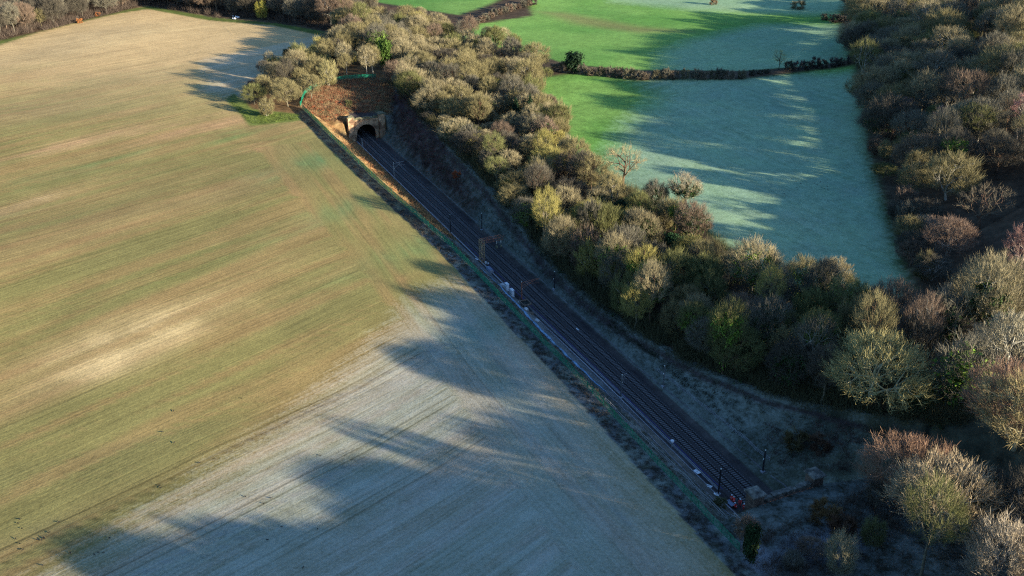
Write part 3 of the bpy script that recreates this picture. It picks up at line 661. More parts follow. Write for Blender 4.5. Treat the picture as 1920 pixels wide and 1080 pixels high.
crate(115.8, -6.2, 1.5, .9, .25, 'pale broken pallet above the slumped bulk bag', .8, M_WOOD)
crate(96.4, -6.4, 1.0, 1.2, .35, 'weathered timber pallet just below the dirty bulk bag', -.3, M_WOOD)
e = local('marker_board', 29.0, -4.9, 0, 'white cone-topped lineside marker left of the tracks', 'marker')
MB().bar((0, 0, -.2), (0, 0, 1.3), .1, .16, 8).obj('post', M_GALV, e); MB().lathe([(.18, 0), (.45, .35), (.42, .6), (.1, .72)], (0, 0, 1.3), 10).obj('head', M_WHITE, e)
def board(s_, d_, a, b_, label, rz=0, m=M_WHITE, tilt=.15):
    e = local('trough_lid', s_, d_, float(terr(s_, d_)) + .12, label, 'lid', 'pale lids lying beside the left track', rz); e.rotation_euler[1] = tilt
    MB().box(-a / 2, -b_ / 2, 0, a / 2, b_ / 2, .12).obj('lid_slab', m, e, .02); MB().box(-a * .15, -.03, .125, a * .15, .03, .16).obj('lifting_bar', M_DKST, e)
board(19.2, -5.0, 1.8, .9, 'bright white slab lying beside the cables above the black mast')
board(13.6, -6.0, 1.6, .8, 'smudged white slab with a dark stripe next to the black mast', .4, M_BAG)
board(10.6, -6.3, 1.4, .5, 'narrow white slab just above the group of workers', .1)
board(136.8, -5.3, 2.0, .5, 'narrow pale slab lying at the foot of the lattice gantry', .0)
board(84.8, 1.7, 1.2, .35, 'small bright plate between the rails of the right track', 0, M_WHITE, .0).__class__
e = local('equipment_trolley', 7.3, -5.1, 0, 'low grey trolley between the kneeling worker and the tracks', 'trolley')
MB().box(-1.0, -.5, .45, 1.0, .5, .6).obj('deck', M_GREYBOX, e)
for a in (-.8, .8):
    for b_ in (-.5, .5): MB().lathe([(.18, -.04), (.2, 0), (.18, .04)], (a, b_, .22), 10).obj('wheel', M_DKST, e)
MB().bar((1.0, 0, .5), (1.4, 0, 1.1), .03).obj('handle', M_DKST, e)
e = local('rubble_pile', 0, 0); X, Y, Z = G(441, 33); e.location = (X, Y, Z); tag(e, 'small heap of white rubble at the far edge of the crop field', 'rubble')
for k in range(7): b = MB().box(-.6, -.4, -.2, .6, .4, .5, .25).obj('stone', M_WHITE, e); b.location = (random.uniform(-4, 4), random.uniform(-1.5, 1.5), 0); b.rotation_euler[2] = random.random() * 3

def ordw(n): return ['first', 'second', 'third', 'fourth', 'fifth', 'sixth', 'seventh', 'eighth', 'ninth', 'tenth', 'eleventh', 'twelfth', 'thirteenth', 'fourteenth', 'fifteenth', 'sixteenth', 'seventeenth', 'eighteenth', 'nineteenth', 'twentieth'][n] if n < 20 else '%d%s' % (n + 1, 'st' if n % 10 == 0 and n % 100 != 10 else 'nd' if n % 10 == 1 and n % 100 != 11 else 'rd' if n % 10 == 2 and n % 100 != 12 else 'th')
# ------------------------------------------------------------------ people
def person(s_, d_, face, pose, label):
    X, Y, _ = P3(s_, d_); z0 = max(ground(X, Y), 0.05)
    e = empty('person', (X, Y, z0), face, 1.08); tag(e, label, 'person', 'railway workers in orange')
    if pose == 'stand': J = dict(hip=(0, 0, .95), che=(.02, 0, 1.3), nck=(.03, 0, 1.5), hd=(.05, 0, 1.67), kL=(.04, .11, .5), fL=(-.02, .13, .08), kR=(.06, -.11, .5), fR=(.03, -.13, .08), eL=(.05, .3, 1.12), wL=(.22, .26, .95), eR=(.02, -.3, 1.1), wR=(.1, -.3, .86))
    elif pose == 'point': J = dict(hip=(0, 0, .95), che=(.03, 0, 1.3), nck=(.05, 0, 1.5), hd=(.08, 0, 1.67), kL=(.08, .12, .5), fL=(.05, .15, .08), kR=(-.02, -.12, .5), fR=(-.12, -.14, .08), eL=(.22, .26, 1.2), wL=(.48, .2, 1.18), eR=(-.04, -.3, 1.12), wR=(.1, -.32, .92))
    elif pose == 'bend': J = dict(hip=(-.1, 0, .86), che=(.2, 0, 1.1), nck=(.36, 0, 1.2), hd=(.5, 0, 1.26), kL=(.06, .13, .46), fL=(0, .15, .08), kR=(.0, -.13, .46), fR=(-.12, -.15, .08), eL=(.36, .24, .86), wL=(.5, .16, .64), eR=(.36, -.24, .86), wR=(.5, -.16, .64))
    else: J = dict(hip=(-.12, 0, .42), che=(.06, 0, .74), nck=(.15, 0, .93), hd=(.22, 0, 1.08), kL=(.28, .16, .5), fL=(.2, .17, .08), kR=(.2, -.16, .12), fR=(-.25, -.16, .08), eL=(.26, .26, .66), wL=(.45, .14, .52), eR=(.24, -.26, .64), wR=(.44, -.14, .48))
    j = {k: Vector(v) for k, v in J.items()}
    V = []; E_ = []; Rr = []
    def vert(p, r, par=None):
        V.append(tuple(p)); Rr.append(r)
        if par is not None: E_.append((par, len(V) - 1))
        return len(V) - 1
    hp = vert(j['hip'], .16); b1 = vert(j['hip'].lerp(j['che'], .5), .15, hp); ch = vert(j['che'], .18, b1); nk = vert(j['nck'], .075, ch)
    h0 = vert(j['nck'].lerp(j['hd'], .55), .085, nk); h1 = vert(j['hd'], .105, h0); vert(j['hd'] + Vector((.01, 0, .1)), .075, h1)
    up = (j['nck'] - j['che']).normalized()
    for sd, k in ((1, 'L'), (-1, 'R')):
        sh = vert(j['che'] + up * .1 + Vector((0, sd * .2, 0)), .075, ch); el = vert(j['e' + k], .055, sh); wr = vert(j['w' + k], .042, el)
        hdv = (j['w' + k] - j['e' + k]).normalized(); pl = vert(j['w' + k] + hdv * .07, .04, wr)
        sd_ = hdv.cross(Vector((0, 0, 1))).normalized()
        for q in (-.03, -.01, .01, .03): vert(j['w' + k] + hdv * (.16 - abs(q)) + sd_ * q * 1.3, .012, pl)
        vert(j['w' + k] + hdv * .08 + sd_ * sd * .06, .013, pl)
        hj = vert(j['hip'] + Vector((0, sd * .1, -.06)), .12, hp); kn = vert(j['k' + k], .085, hj); an = vert(j['f' + k], .06, kn); vert(j['f' + k] + Vector((.16, 0, -.02)), .045, an)
    me = bpy.data.meshes.new('body'); me.from_pydata(V, E_, []); ob = link('body', me, e)
    ob.modifiers.new('skin', 'SKIN')
    for i, r in enumerate(Rr): me.skin_vertices[0].data[i].radius = (r, r * .85)
    me.skin_vertices[0].data[0].use_root = True
    sb = ob.modifiers.new('sub', 'SUBSURF'); sb.levels = sb.render_levels = 1
    dg = bpy.context.evaluated_depsgraph_get(); nm = bpy.data.meshes.new_from_object(ob.evaluated_get(dg)); ob.modifiers.clear(); ob.data = nm
    for m in (M_HIVIS, M_SKIN, M_BOOT): nm.materials.append(m)
    hands = [j['wL'], j['wR']]; feet = [j['fL'], j['fR']]
    for p in nm.polygons:
        c = p.center; p.use_smooth = True
        if (c - j['hd']).length < .17 or c.z > j['nck'].z + .04 and (c - j['hd']).length < .24 or min((c - (h + (h - j[k]).normalized() * .1)).length for h, k in zip(hands, ('eL', 'eR'))) < .1: p.material_index = 1
        elif min((c - f_).length for f_ in feet) < .17 and c.z < .16: p.material_index = 2
    hm = MB(); hm.lathe([(.165, .0), (.15, .03), (.145, .09), (.11, .15), (.05, .18)], j['hd'] + Vector((0, 0, .045)), 12); hm.box(j['hd'].x + .1, -.1, j['hd'].z + .045, j['hd'].x + .22, .1, j['hd'].z + .065)
    hm.obj('hard_hat', M_WHITE, e)
    for zz in (.35,):
        mid = j['hip'].lerp(j['che'], .55); MB().lathe([(.18, -.018), (.18, .018)], mid, 10).obj('reflective_band', M_WHITE, e)
    return e
def at_px(px, py): X, Y, _ = G(px, py); a, b_ = SD(X, Y); return float(a), float(b_)
def flat_px(px, py, h=.1):
    u = (px - 960) / FPX; v = (540 - py) / FPX; k = (h - CAMH) / (-SP + v * CP); a, b_ = SD(u * k, (CP + v * SP) * k); return float(a), float(b_)
for (px, py, fc, pose, lab) in ((1370.5, 942, -1.0, 'stand', 'standing worker in orange nearest the black mast, uppermost of the group'), (1375, 945, -.6, 'bend', 'bending worker in orange just behind the uppermost standing one'),
                                (1386.5, 949, 2.6, 'point', 'tall worker in orange standing with one arm forward, closest to the rail'), (1379.5, 953, .4, 'crouch', 'crouching worker in orange beside the low grey trolley'),
                                (1394, 958, 2.3, 'stand', 'worker in orange standing apart, nearest the dark tunnel portal')):
    a, b_ = flat_px(px, py); person(a, b_, TANG + fc, pose, lab)

# ------------------------------------------------------------------ birds on the fields
cb_ = MB()
cb_.lathe([(.02, 0), (.075, .06), (.09, .16), (.07, .26), (.03, .33)], (0, 0, 0), 7)
m_ = cb_.me('body', M_CROW); m_.transform(Matrix.Rotation(R(78), 4, 'Y')); m_.transform(Matrix.Translation((-.16, 0, .17)))
b2 = MB().lathe([(.03, 0), (.05, .04), (.045, .09), (.01, .12)], (.17, 0, .2), 7).bar((.2, 0, .25), (.29, 0, .23), .018, .004).bar((-.15, 0, .16), (-.36, 0, .13), .035, .06).bar((0, .03, .15), (0, .03, 0), .008).bar((0, -.03, .15), (0, -.03, 0), .008)
v0 = list(cb_.v)
bird_body = bpy.data.meshes.new('body'); _b = bmesh.new(); _b.from_mesh(m_); _b.from_mesh(b2.me('t', M_CROW)); _b.to_mesh(bird_body); _b.free(); bird_body.materials.append(M_CROW)
wing = MB().add([(.1, .09, .2), (-.05, .11, .2), (-.3, .04, .17), (.0, .05, .24), (.1, .1, .17), (-.05, .12, .15)], [(0, 3, 2, 1), (0, 1, 5, 4), (1, 2, 5)]).me('wing', M_CROW)
wing2 = wing.copy(); wing2.transform(Matrix.Scale(-1, 4, (0, 1, 0)))
spL = [(326, 772), (453, 748), (304, 811), (327, 831), (374, 869), (299, 912), (302, 916), (37, 975), (34, 982), (42, 993), (30, 1012), (38, 1021), (43, 1033), (110, 980), (93, 1000), (82, 1010), (70, 1014), (79, 1014), (84, 1012), (206, 1010), (132, 1038), (177, 1041), (184, 1037), (195, 1038), (80, 1061), (460, 932), (508, 935), (495, 945), (528, 989), (596, 993), (502, 1014), (601, 855), (569, 1065)]
spR = [(1484, 336), (1493, 341), (1501, 345), (1495, 357), (1494, 353), (1528, 344), (1532, 347), (1538, 342), (1540, 352), (1546, 354), (1552, 355), (1551, 350), (1470, 364)]
def side_of(i, px, py): return 'on the frosted right-hand pasture' if i >= len(spL) else ('on the brown field at the bottom left' if px < 250 else ('on the frosted field, bottom centre' if py > 920 and px > 400 else 'scattered on the olive crop field'))
_cr = [(side_of(i, px, py), px, py) for i, (px, py) in enumerate(spL + spR)]; _cr.sort(key=lambda q: (q[0], q[1]))
for k, (side, px, py) in enumerate(_cr):
    X, Y, Z = G(px, py); e = empty('crow', (X, Y, Z), random.uniform(0, 6.28), .95); nth = sum(1 for q in _cr[:k] if q[0] == side)
    tag(e, ('black crow, %s from left of those ' + side) % ordw(nth), 'crow', 'crows feeding ' + side)
    link('body', bird_body, e); link('wing', wing, e); link('wing', wing2, e)

# ------------------------------------------------------------------ tree prototypes
def tubes(P0, P1, R0, R1, n=3):
    P0, P1 = np.asarray(P0, float), np.asarray(P1, float); R0, R1 = np.asarray(R0, float), np.asarray(R1, float); D = P1 - P0; D /= np.linalg.norm(D, axis=1, keepdims=True) + 1e-9
    A = np.cross(D, np.where(np.abs(D[:, 2:3]) > .9, [[1., 0, 0]], [[0, 0, 1.]])); A /= np.linalg.norm(A, axis=1, keepdims=True) + 1e-9; B = np.cross(D, A)
    ang = np.arange(n) * 2 * math.pi / n; V = np.zeros((len(P0), 2 * n, 3))
    for i, a in enumerate(ang):
        o = A * math.cos(a) + B * math.sin(a); V[:, i] = P0 + o * R0[:, None]; V[:, n + i] = P1 + o * R1[:, None]
    F = []; base = np.arange(len(P0))[:, None] * 2 * n
    for i in range(n):
        k = (i + 1) % n; F.append(base + np.array([[i, k, n + k, n + i]]))
    return V.reshape(-1, 3), np.concatenate(F, 0)
def kmeans(P, k, rg, it=5):
    c = P[rg.choice(len(P), k, replace=False)]
    for _ in range(it):
        a = np.argmin(((P[:, None] - c[None]) ** 2).sum(2), 1)
        for i in range(k):
            if (a == i).any(): c[i] = P[a == i].mean(0)
    return a, c
def make_tree(seed, H, Rc, base_f=.3, form='dome', ntip=300, twigs=26, tw_len=1.5, tw_w=.03, trunk_r=None, lowpoly=False, gaps=.15, stems=1):
    rg = np.random.default_rng(seed); tr = trunk_r or H * .018
    # crown target points
    P = []
    lob = rg.normal(size=(7, 3)); lob /= np.linalg.norm(lob, axis=1, keepdims=True); la = rg.uniform(-.28, .2, 7)
    while len(P) < ntip:
        v = rg.normal(size=3); v /= np.linalg.norm(v); r = rg.uniform(.35, 1) ** .5
        k = 1 + sum(a * max(0, v @ l) ** 6 for a, l in zip(la, lob)); r *= k
        z0, z1 = H * base_f, H * .94
        if form == 'dome':
            c = (z0 + z1) / 2 - .08 * H; p = np.array([v[0] * Rc * r, v[1] * Rc * r, c + v[2] * r * ((z1 - c) if v[2] > 0 else (c - z0))])
        elif form == 'ovoid':
            c = z0 + (z1 - z0) * .5; p = np.array([v[0] * Rc * r, v[1] * Rc * r, c + v[2] * r * (z1 - z0) / 2])
        else:  # vase
            c = z0; p = np.array([v[0] * Rc * r, v[1] * Rc * r, c + abs(v[2]) * r * (z1 - z0)]); p[:2] *= .45 + .65 * (p[2] - z0) / (z1 - z0)
        if v[2] < -.25 and rg.random() < .6: continue
        P.append(p)
    P = np.array(P)
    S0, S1_, A0, A1 = [], [], [], []
    def path(a, b, r0, r1, nseg, wob, upb=0.0):
        a = np.array(a, float); b = np.array(b, float); L = np.linalg.norm(b - a); m = a + (b - a) * .5 + np.array([0, 0, upb * L]) + rg.normal(size=3) * wob * L
        pts = [(1 - t) ** 2 * a + 2 * t * (1 - t) * m + t * t * b for t in np.linspace(0, 1, nseg + 1)]
        for i in range(nseg):
            t0, t1 = i / nseg, (i + 1) / nseg; S0.append(pts[i]); S1_.append(pts[i + 1]); A0.append(r0 + (r1 - r0) * t0); A1.append(r0 + (r1 - r0) * t1)
        return pts
    fork = np.array([rg.normal() * .3, rg.normal() * .3, H * base_f * (.75 if form != 'vase' else .4)])
    if stems == 1: path((0, 0, -.6), fork, tr * 1.15, tr * .8, 3, .02)
    k1 = 5 if form == 'dome' else 4
    a1, c1 = kmeans(P, k1, rg); ntrunk = None; tips = []
    leader = np.array([rg.normal() * .4, rg.normal() * .4, H * .62])
    lead = path(fork, leader, tr * .75, tr * .3, 4, .03) if form in ('ovoid', 'dome') else [fork] * 5
    start_twig = None
    for i in range(k1):
        Q = P[a1 == i]
        if len(Q) < 6: continue
        if stems > 1: st_ = np.array([rg.normal() * .25, rg.normal() * .25, -.4])
        else: st_ = lead[min(i % 4, 3)] if form != 'vase' else fork
        cpt = st_ + (c1[i] - st_) * .5
        path(st_, cpt, tr * .6, tr * .36, 4, .07, .06)
        k2 = max(2, min(6, len(Q) // 8)); a2, c2 = kmeans(Q, k2, rg)
        for j in range(k2):
            W = Q[a2 == j]
            if len(W) == 0: continue
            cp2 = cpt + (c2[j] - cpt) * .6; path(cpt, cp2, tr * .33, tr * .17, 3, .1, .04)
            k3 = max(1, len(W) // 3)
            if k3 > 1: a3, c3 = kmeans(W, k3, rg, 3)
            else: a3, c3 = np.zeros(len(W), int), W.mean(0)[None]
            for l in range(k3):
                U = W[a3 == l]
                if len(U) == 0: continue
                cp3 = cp2 + (c3[l] - cp2) * .6; path(cp2, cp3, tr * .19, tr * .12, 2, .12)
                for u in U: 
                    path(cp3, u, tr * .11, tr * .045, 2 if not lowpoly else 1, .12); tips.append((cp3, u))
    S0, S1_, A0, A1 = map(np.array, (S0, S1_, A0, A1))
    big = A0 > tr * .15
    Vb, Fb = tubes(S0[big], S1_[big], A0[big], A1[big], 5 if not lowpoly else 3)
    Vs, Fs = tubes(S0[~big], S1_[~big], A0[~big], A1[~big], 3)
    # twigs: thin tapering blades radiating off the last branches
    a = np.array([q[0] for q in tips]); b = np.array([q[1] for q in tips]); n = len(a); cen = np.array([0, 0, H * base_f])
    idx = np.repeat(np.arange(n), twigs); t = rg.uniform(.15, 1.05, len(idx))[:, None]; o = a[idx] + (b[idx] - a[idx]) * t
    od = b[idx] - cen; od /= np.linalg.norm(od, axis=1, keepdims=True); bd = b[idx] - a[idx]; bd /= np.linalg.norm(bd, axis=1, keepdims=True) + 1e-9
    D = od * .75 + bd * .35 + rg.normal(size=od.shape) * .42 + np.array([0, 0, .6]); D /= np.linalg.norm(D, axis=1, keepdims=True)
    L = rg.uniform(.5, 1.1, (len(idx), 1)) * tw_len; W_ = rg.normal(size=D.shape); W_ = np.cross(D, W_); W_ /= np.linalg.norm(W_, axis=1, keepdims=True)
    o = o + rg.normal(size=o.shape) * np.minimum(.4, .05 * Rc)
    ww = tw_w * rg.uniform(.6, 1.4, (len(idx), 1)); tp = o + D * L; bend = o + D * L * .55 + rg.normal(size=D.shape) * .07 * tw_len
    Vt = np.stack([o - W_ * ww, o + W_ * ww, bend + W_ * ww * .7, tp, bend - W_ * ww * .7], 1)
    nt_ = len(idx); bi = np.arange(nt_)[:, None] * 5
    Vt = Vt.reshape(-1, 3)
    F4 = bi + np.array([[0, 1, 2, 4]]); F3 = bi + np.array([[4, 2, 3, 3]])
    # crown mesh: small branches + twigs (triangles stored separately)
    me = bpy.data.meshes.new('crown'); V = np.concatenate([Vs, Vt]).astype(np.float32); off = len(Vs)
    quads_ = np.concatenate([Fs, F4 + off]); tris = (F3 + off)[:, :3]
    me.vertices.add(len(V)); me.vertices.foreach_set('co', V.ravel())
    me.loops.add(quads_.size + tris.size); me.loops.foreach_set('vertex_index', np.concatenate([quads_.ravel(), tris.ravel()]).astype(np.int32))
    me.polygons.add(len(quads_) + len(tris)); me.polygons.foreach_set('loop_start', np.concatenate([np.arange(len(quads_)) * 4, len(quads_) * 4 + np.arange(len(tris)) * 3]).astype(np.int32))
    me.update(calc_edges=True); me.materials.append(M_TWIG); me.materials.append(M_BRANCH); me.polygons.foreach_set('material_index', np.concatenate([np.ones(len(Fs)), np.zeros(len(F4) + len(F3))]).astype(np.int32))
    tm = mesh('trunk', Vb, Fb, M_BARK, True)
    # ivy on the trunk and lower limbs
    sel = np.where(big & (S1_[:, 2] < H * .72))[0]
    iv = None
    if len(sel) and not lowpoly:
        k = rg.choice(sel, 2600); tt = rg.random((2600, 1)); c = S0[k] + (S1_[k] - S0[k]) * tt; c = c + rg.normal(size=c.shape) * (np.array([.42, .42, .5]) * (.6 + 1.0 * (1 - c[:, 2:3] / H)))
        c[:, 2] = np.maximum(c[:, 2], .1); iv = leafmesh('ivy', c, .3, rg)
    return tm, me, iv
def leafmesh(name, c, size, rg, mat_=None):
    n = len(c); a = rg.normal(size=(n, 3)); a /= np.linalg.norm(a, axis=1, keepdims=True); b = np.cross(a, rg.normal(size=(n, 3))); b /= np.linalg.norm(b, axis=1, keepdims=True)
    s_ = size * rg.uniform(.6, 1.3, (n, 1)); V = np.stack([c - a * s_, c + b * s_ * .6, c + a * s_, c - b * s_ * .6], 1).reshape(-1, 3)
    return mesh(name, V, (np.arange(n) * 4)[:, None] + np.array([[0, 1, 2, 3]]), mat_ or M_LEAF)
def make_evergreen(seed, H, Rc, conic=False, n=4200, size=.33):
    rg = np.random.default_rng(seed); cl = rg.normal(size=(26, 3)); cl /= np.linalg.norm(cl, axis=1, keepdims=True); cl *= rg.uniform(.45, .85, (26, 1))
    c = cl[rg.integers(0, 26, n)] + rg.normal(size=(n, 3)) * .17; r = np.linalg.norm(c, axis=1, keepdims=True)
    P = c * np.array([Rc, Rc, H * .48]) + np.array([0, 0, H * .54])
    if conic: P[:, :2] *= np.clip(1.45 - P[:, 2:3] / H * 1.25, .12, 1.3)
    P[:, 2] = np.maximum(P[:, 2], .2)
    tm = MB().bar((0, 0, -.5), (0, 0, H * .8), H * .025, H * .006, 6).me('trunk', M_BARK)
    return tm, leafmesh('crown', P, size, rg), None
PROTO = {}
for i in range(5): PROTO['dome%d' % i] = (make_tree(10 + i, 17, 7.4, .17, 'dome', 400, 24, 1.75, .024), 17, 7.4)
for i in range(3): PROTO['ovoid%d' % i] = (make_tree(20 + i, 17, 4.8, .2, 'ovoid', 290, 22, 1.6, .023), 17, 4.8)
for i in range(2): PROTO['vase%d' % i] = (make_tree(30 + i, 12, 5.0, .1, 'vase', 260, 22, 1.6, .022, stems=3, trunk_r=.27), 12, 5.0)
for i in range(3): PROTO['tall%d' % i] = (make_tree(80 + i, 19, 5.6, .34, 'ovoid', 280, 14, 1.7, .021, trunk_r=.3), 19, 5.6)
PROTO['oak'] = (make_tree(41, 15, 7.5, .3, 'dome', 130, 14, 1.3, .022, trunk_r=.45), 15, 7.5)
PROTO['birch'] = (make_tree(42, 17, 3.0, .3, 'ovoid', 170, 20, 1.2, .018, trunk_r=.17), 17, 3.0)
PROTO['bold'] = (make_tree(43, 17, 9.2, .2, 'dome', 480, 22, 1.5, .028, trunk_r=.5), 17, 9.2)
PROTO['bold1'] = (make_tree(44, 16, 8.2, .16, 'vase', 420, 22, 1.5, .028, stems=3, trunk_r=.46), 16, 8.2)
for i in range(3): PROTO['shrub%d' % i] = (make_tree(50 + i, 4.5, 2.6, .05, 'vase', 60, 34, .9, .03, stems=4, trunk_r=.1), 4.5, 2.6)
PROTO['holly0'] = (make_evergreen(60, 9, 3.2), 9, 3.2); PROTO['holly1'] = (make_evergreen(61, 6, 3.4), 6, 3.4); PROTO['cone0'] = (make_evergreen(62, 14, 3.2, True, 5000), 14, 3.2)

NPLACED = []
def put(proto, x_, y_, H, Rc, crown, bark, label, cat='tree', group=None, name=None, ivy=None, rz=None):
    (tm, cm, iv), h0, r0 = PROTO[proto]
    z = ground(x_, y_); e = empty(name or ('shrub' if proto.startswith('shrub') else 'tree'), (x_, y_, z - .1), random.uniform(0, 6.28) if rz is None else rz, (Rc / r0, Rc / r0, H / h0))
    tag(e, label, cat, group)
    a = link('trunk', tm, e); a.color = tuple(bark) + (1,); b = link('crown', cm, e); b.color = tuple(crown) + (1,)
    if ivy is not None and iv: c = link('ivy', iv, e); c.color = tuple(ivy) + (1,)
    NPLACED.append((x_, y_, Rc)); return e
KH, ST, OL, GB, RB, DB, PK, YG = (.20, .175, .085), (.26, .225, .13), (.14, .145, .055), (.14, .13, .095), (.165, .12, .085), (.09, .08, .06), (.32, .19, .16), (.30, .27, .07)
BK, BKP, BKB = (.17, .15, .10), (.34, .32, .26), (.13, .08, .05)
IVG, IVB = (.035, .07, .018), (.13, .22, .03)
DG = (.018, .04, .018)
NEAR = {'pasture': 'frosted pasture'}
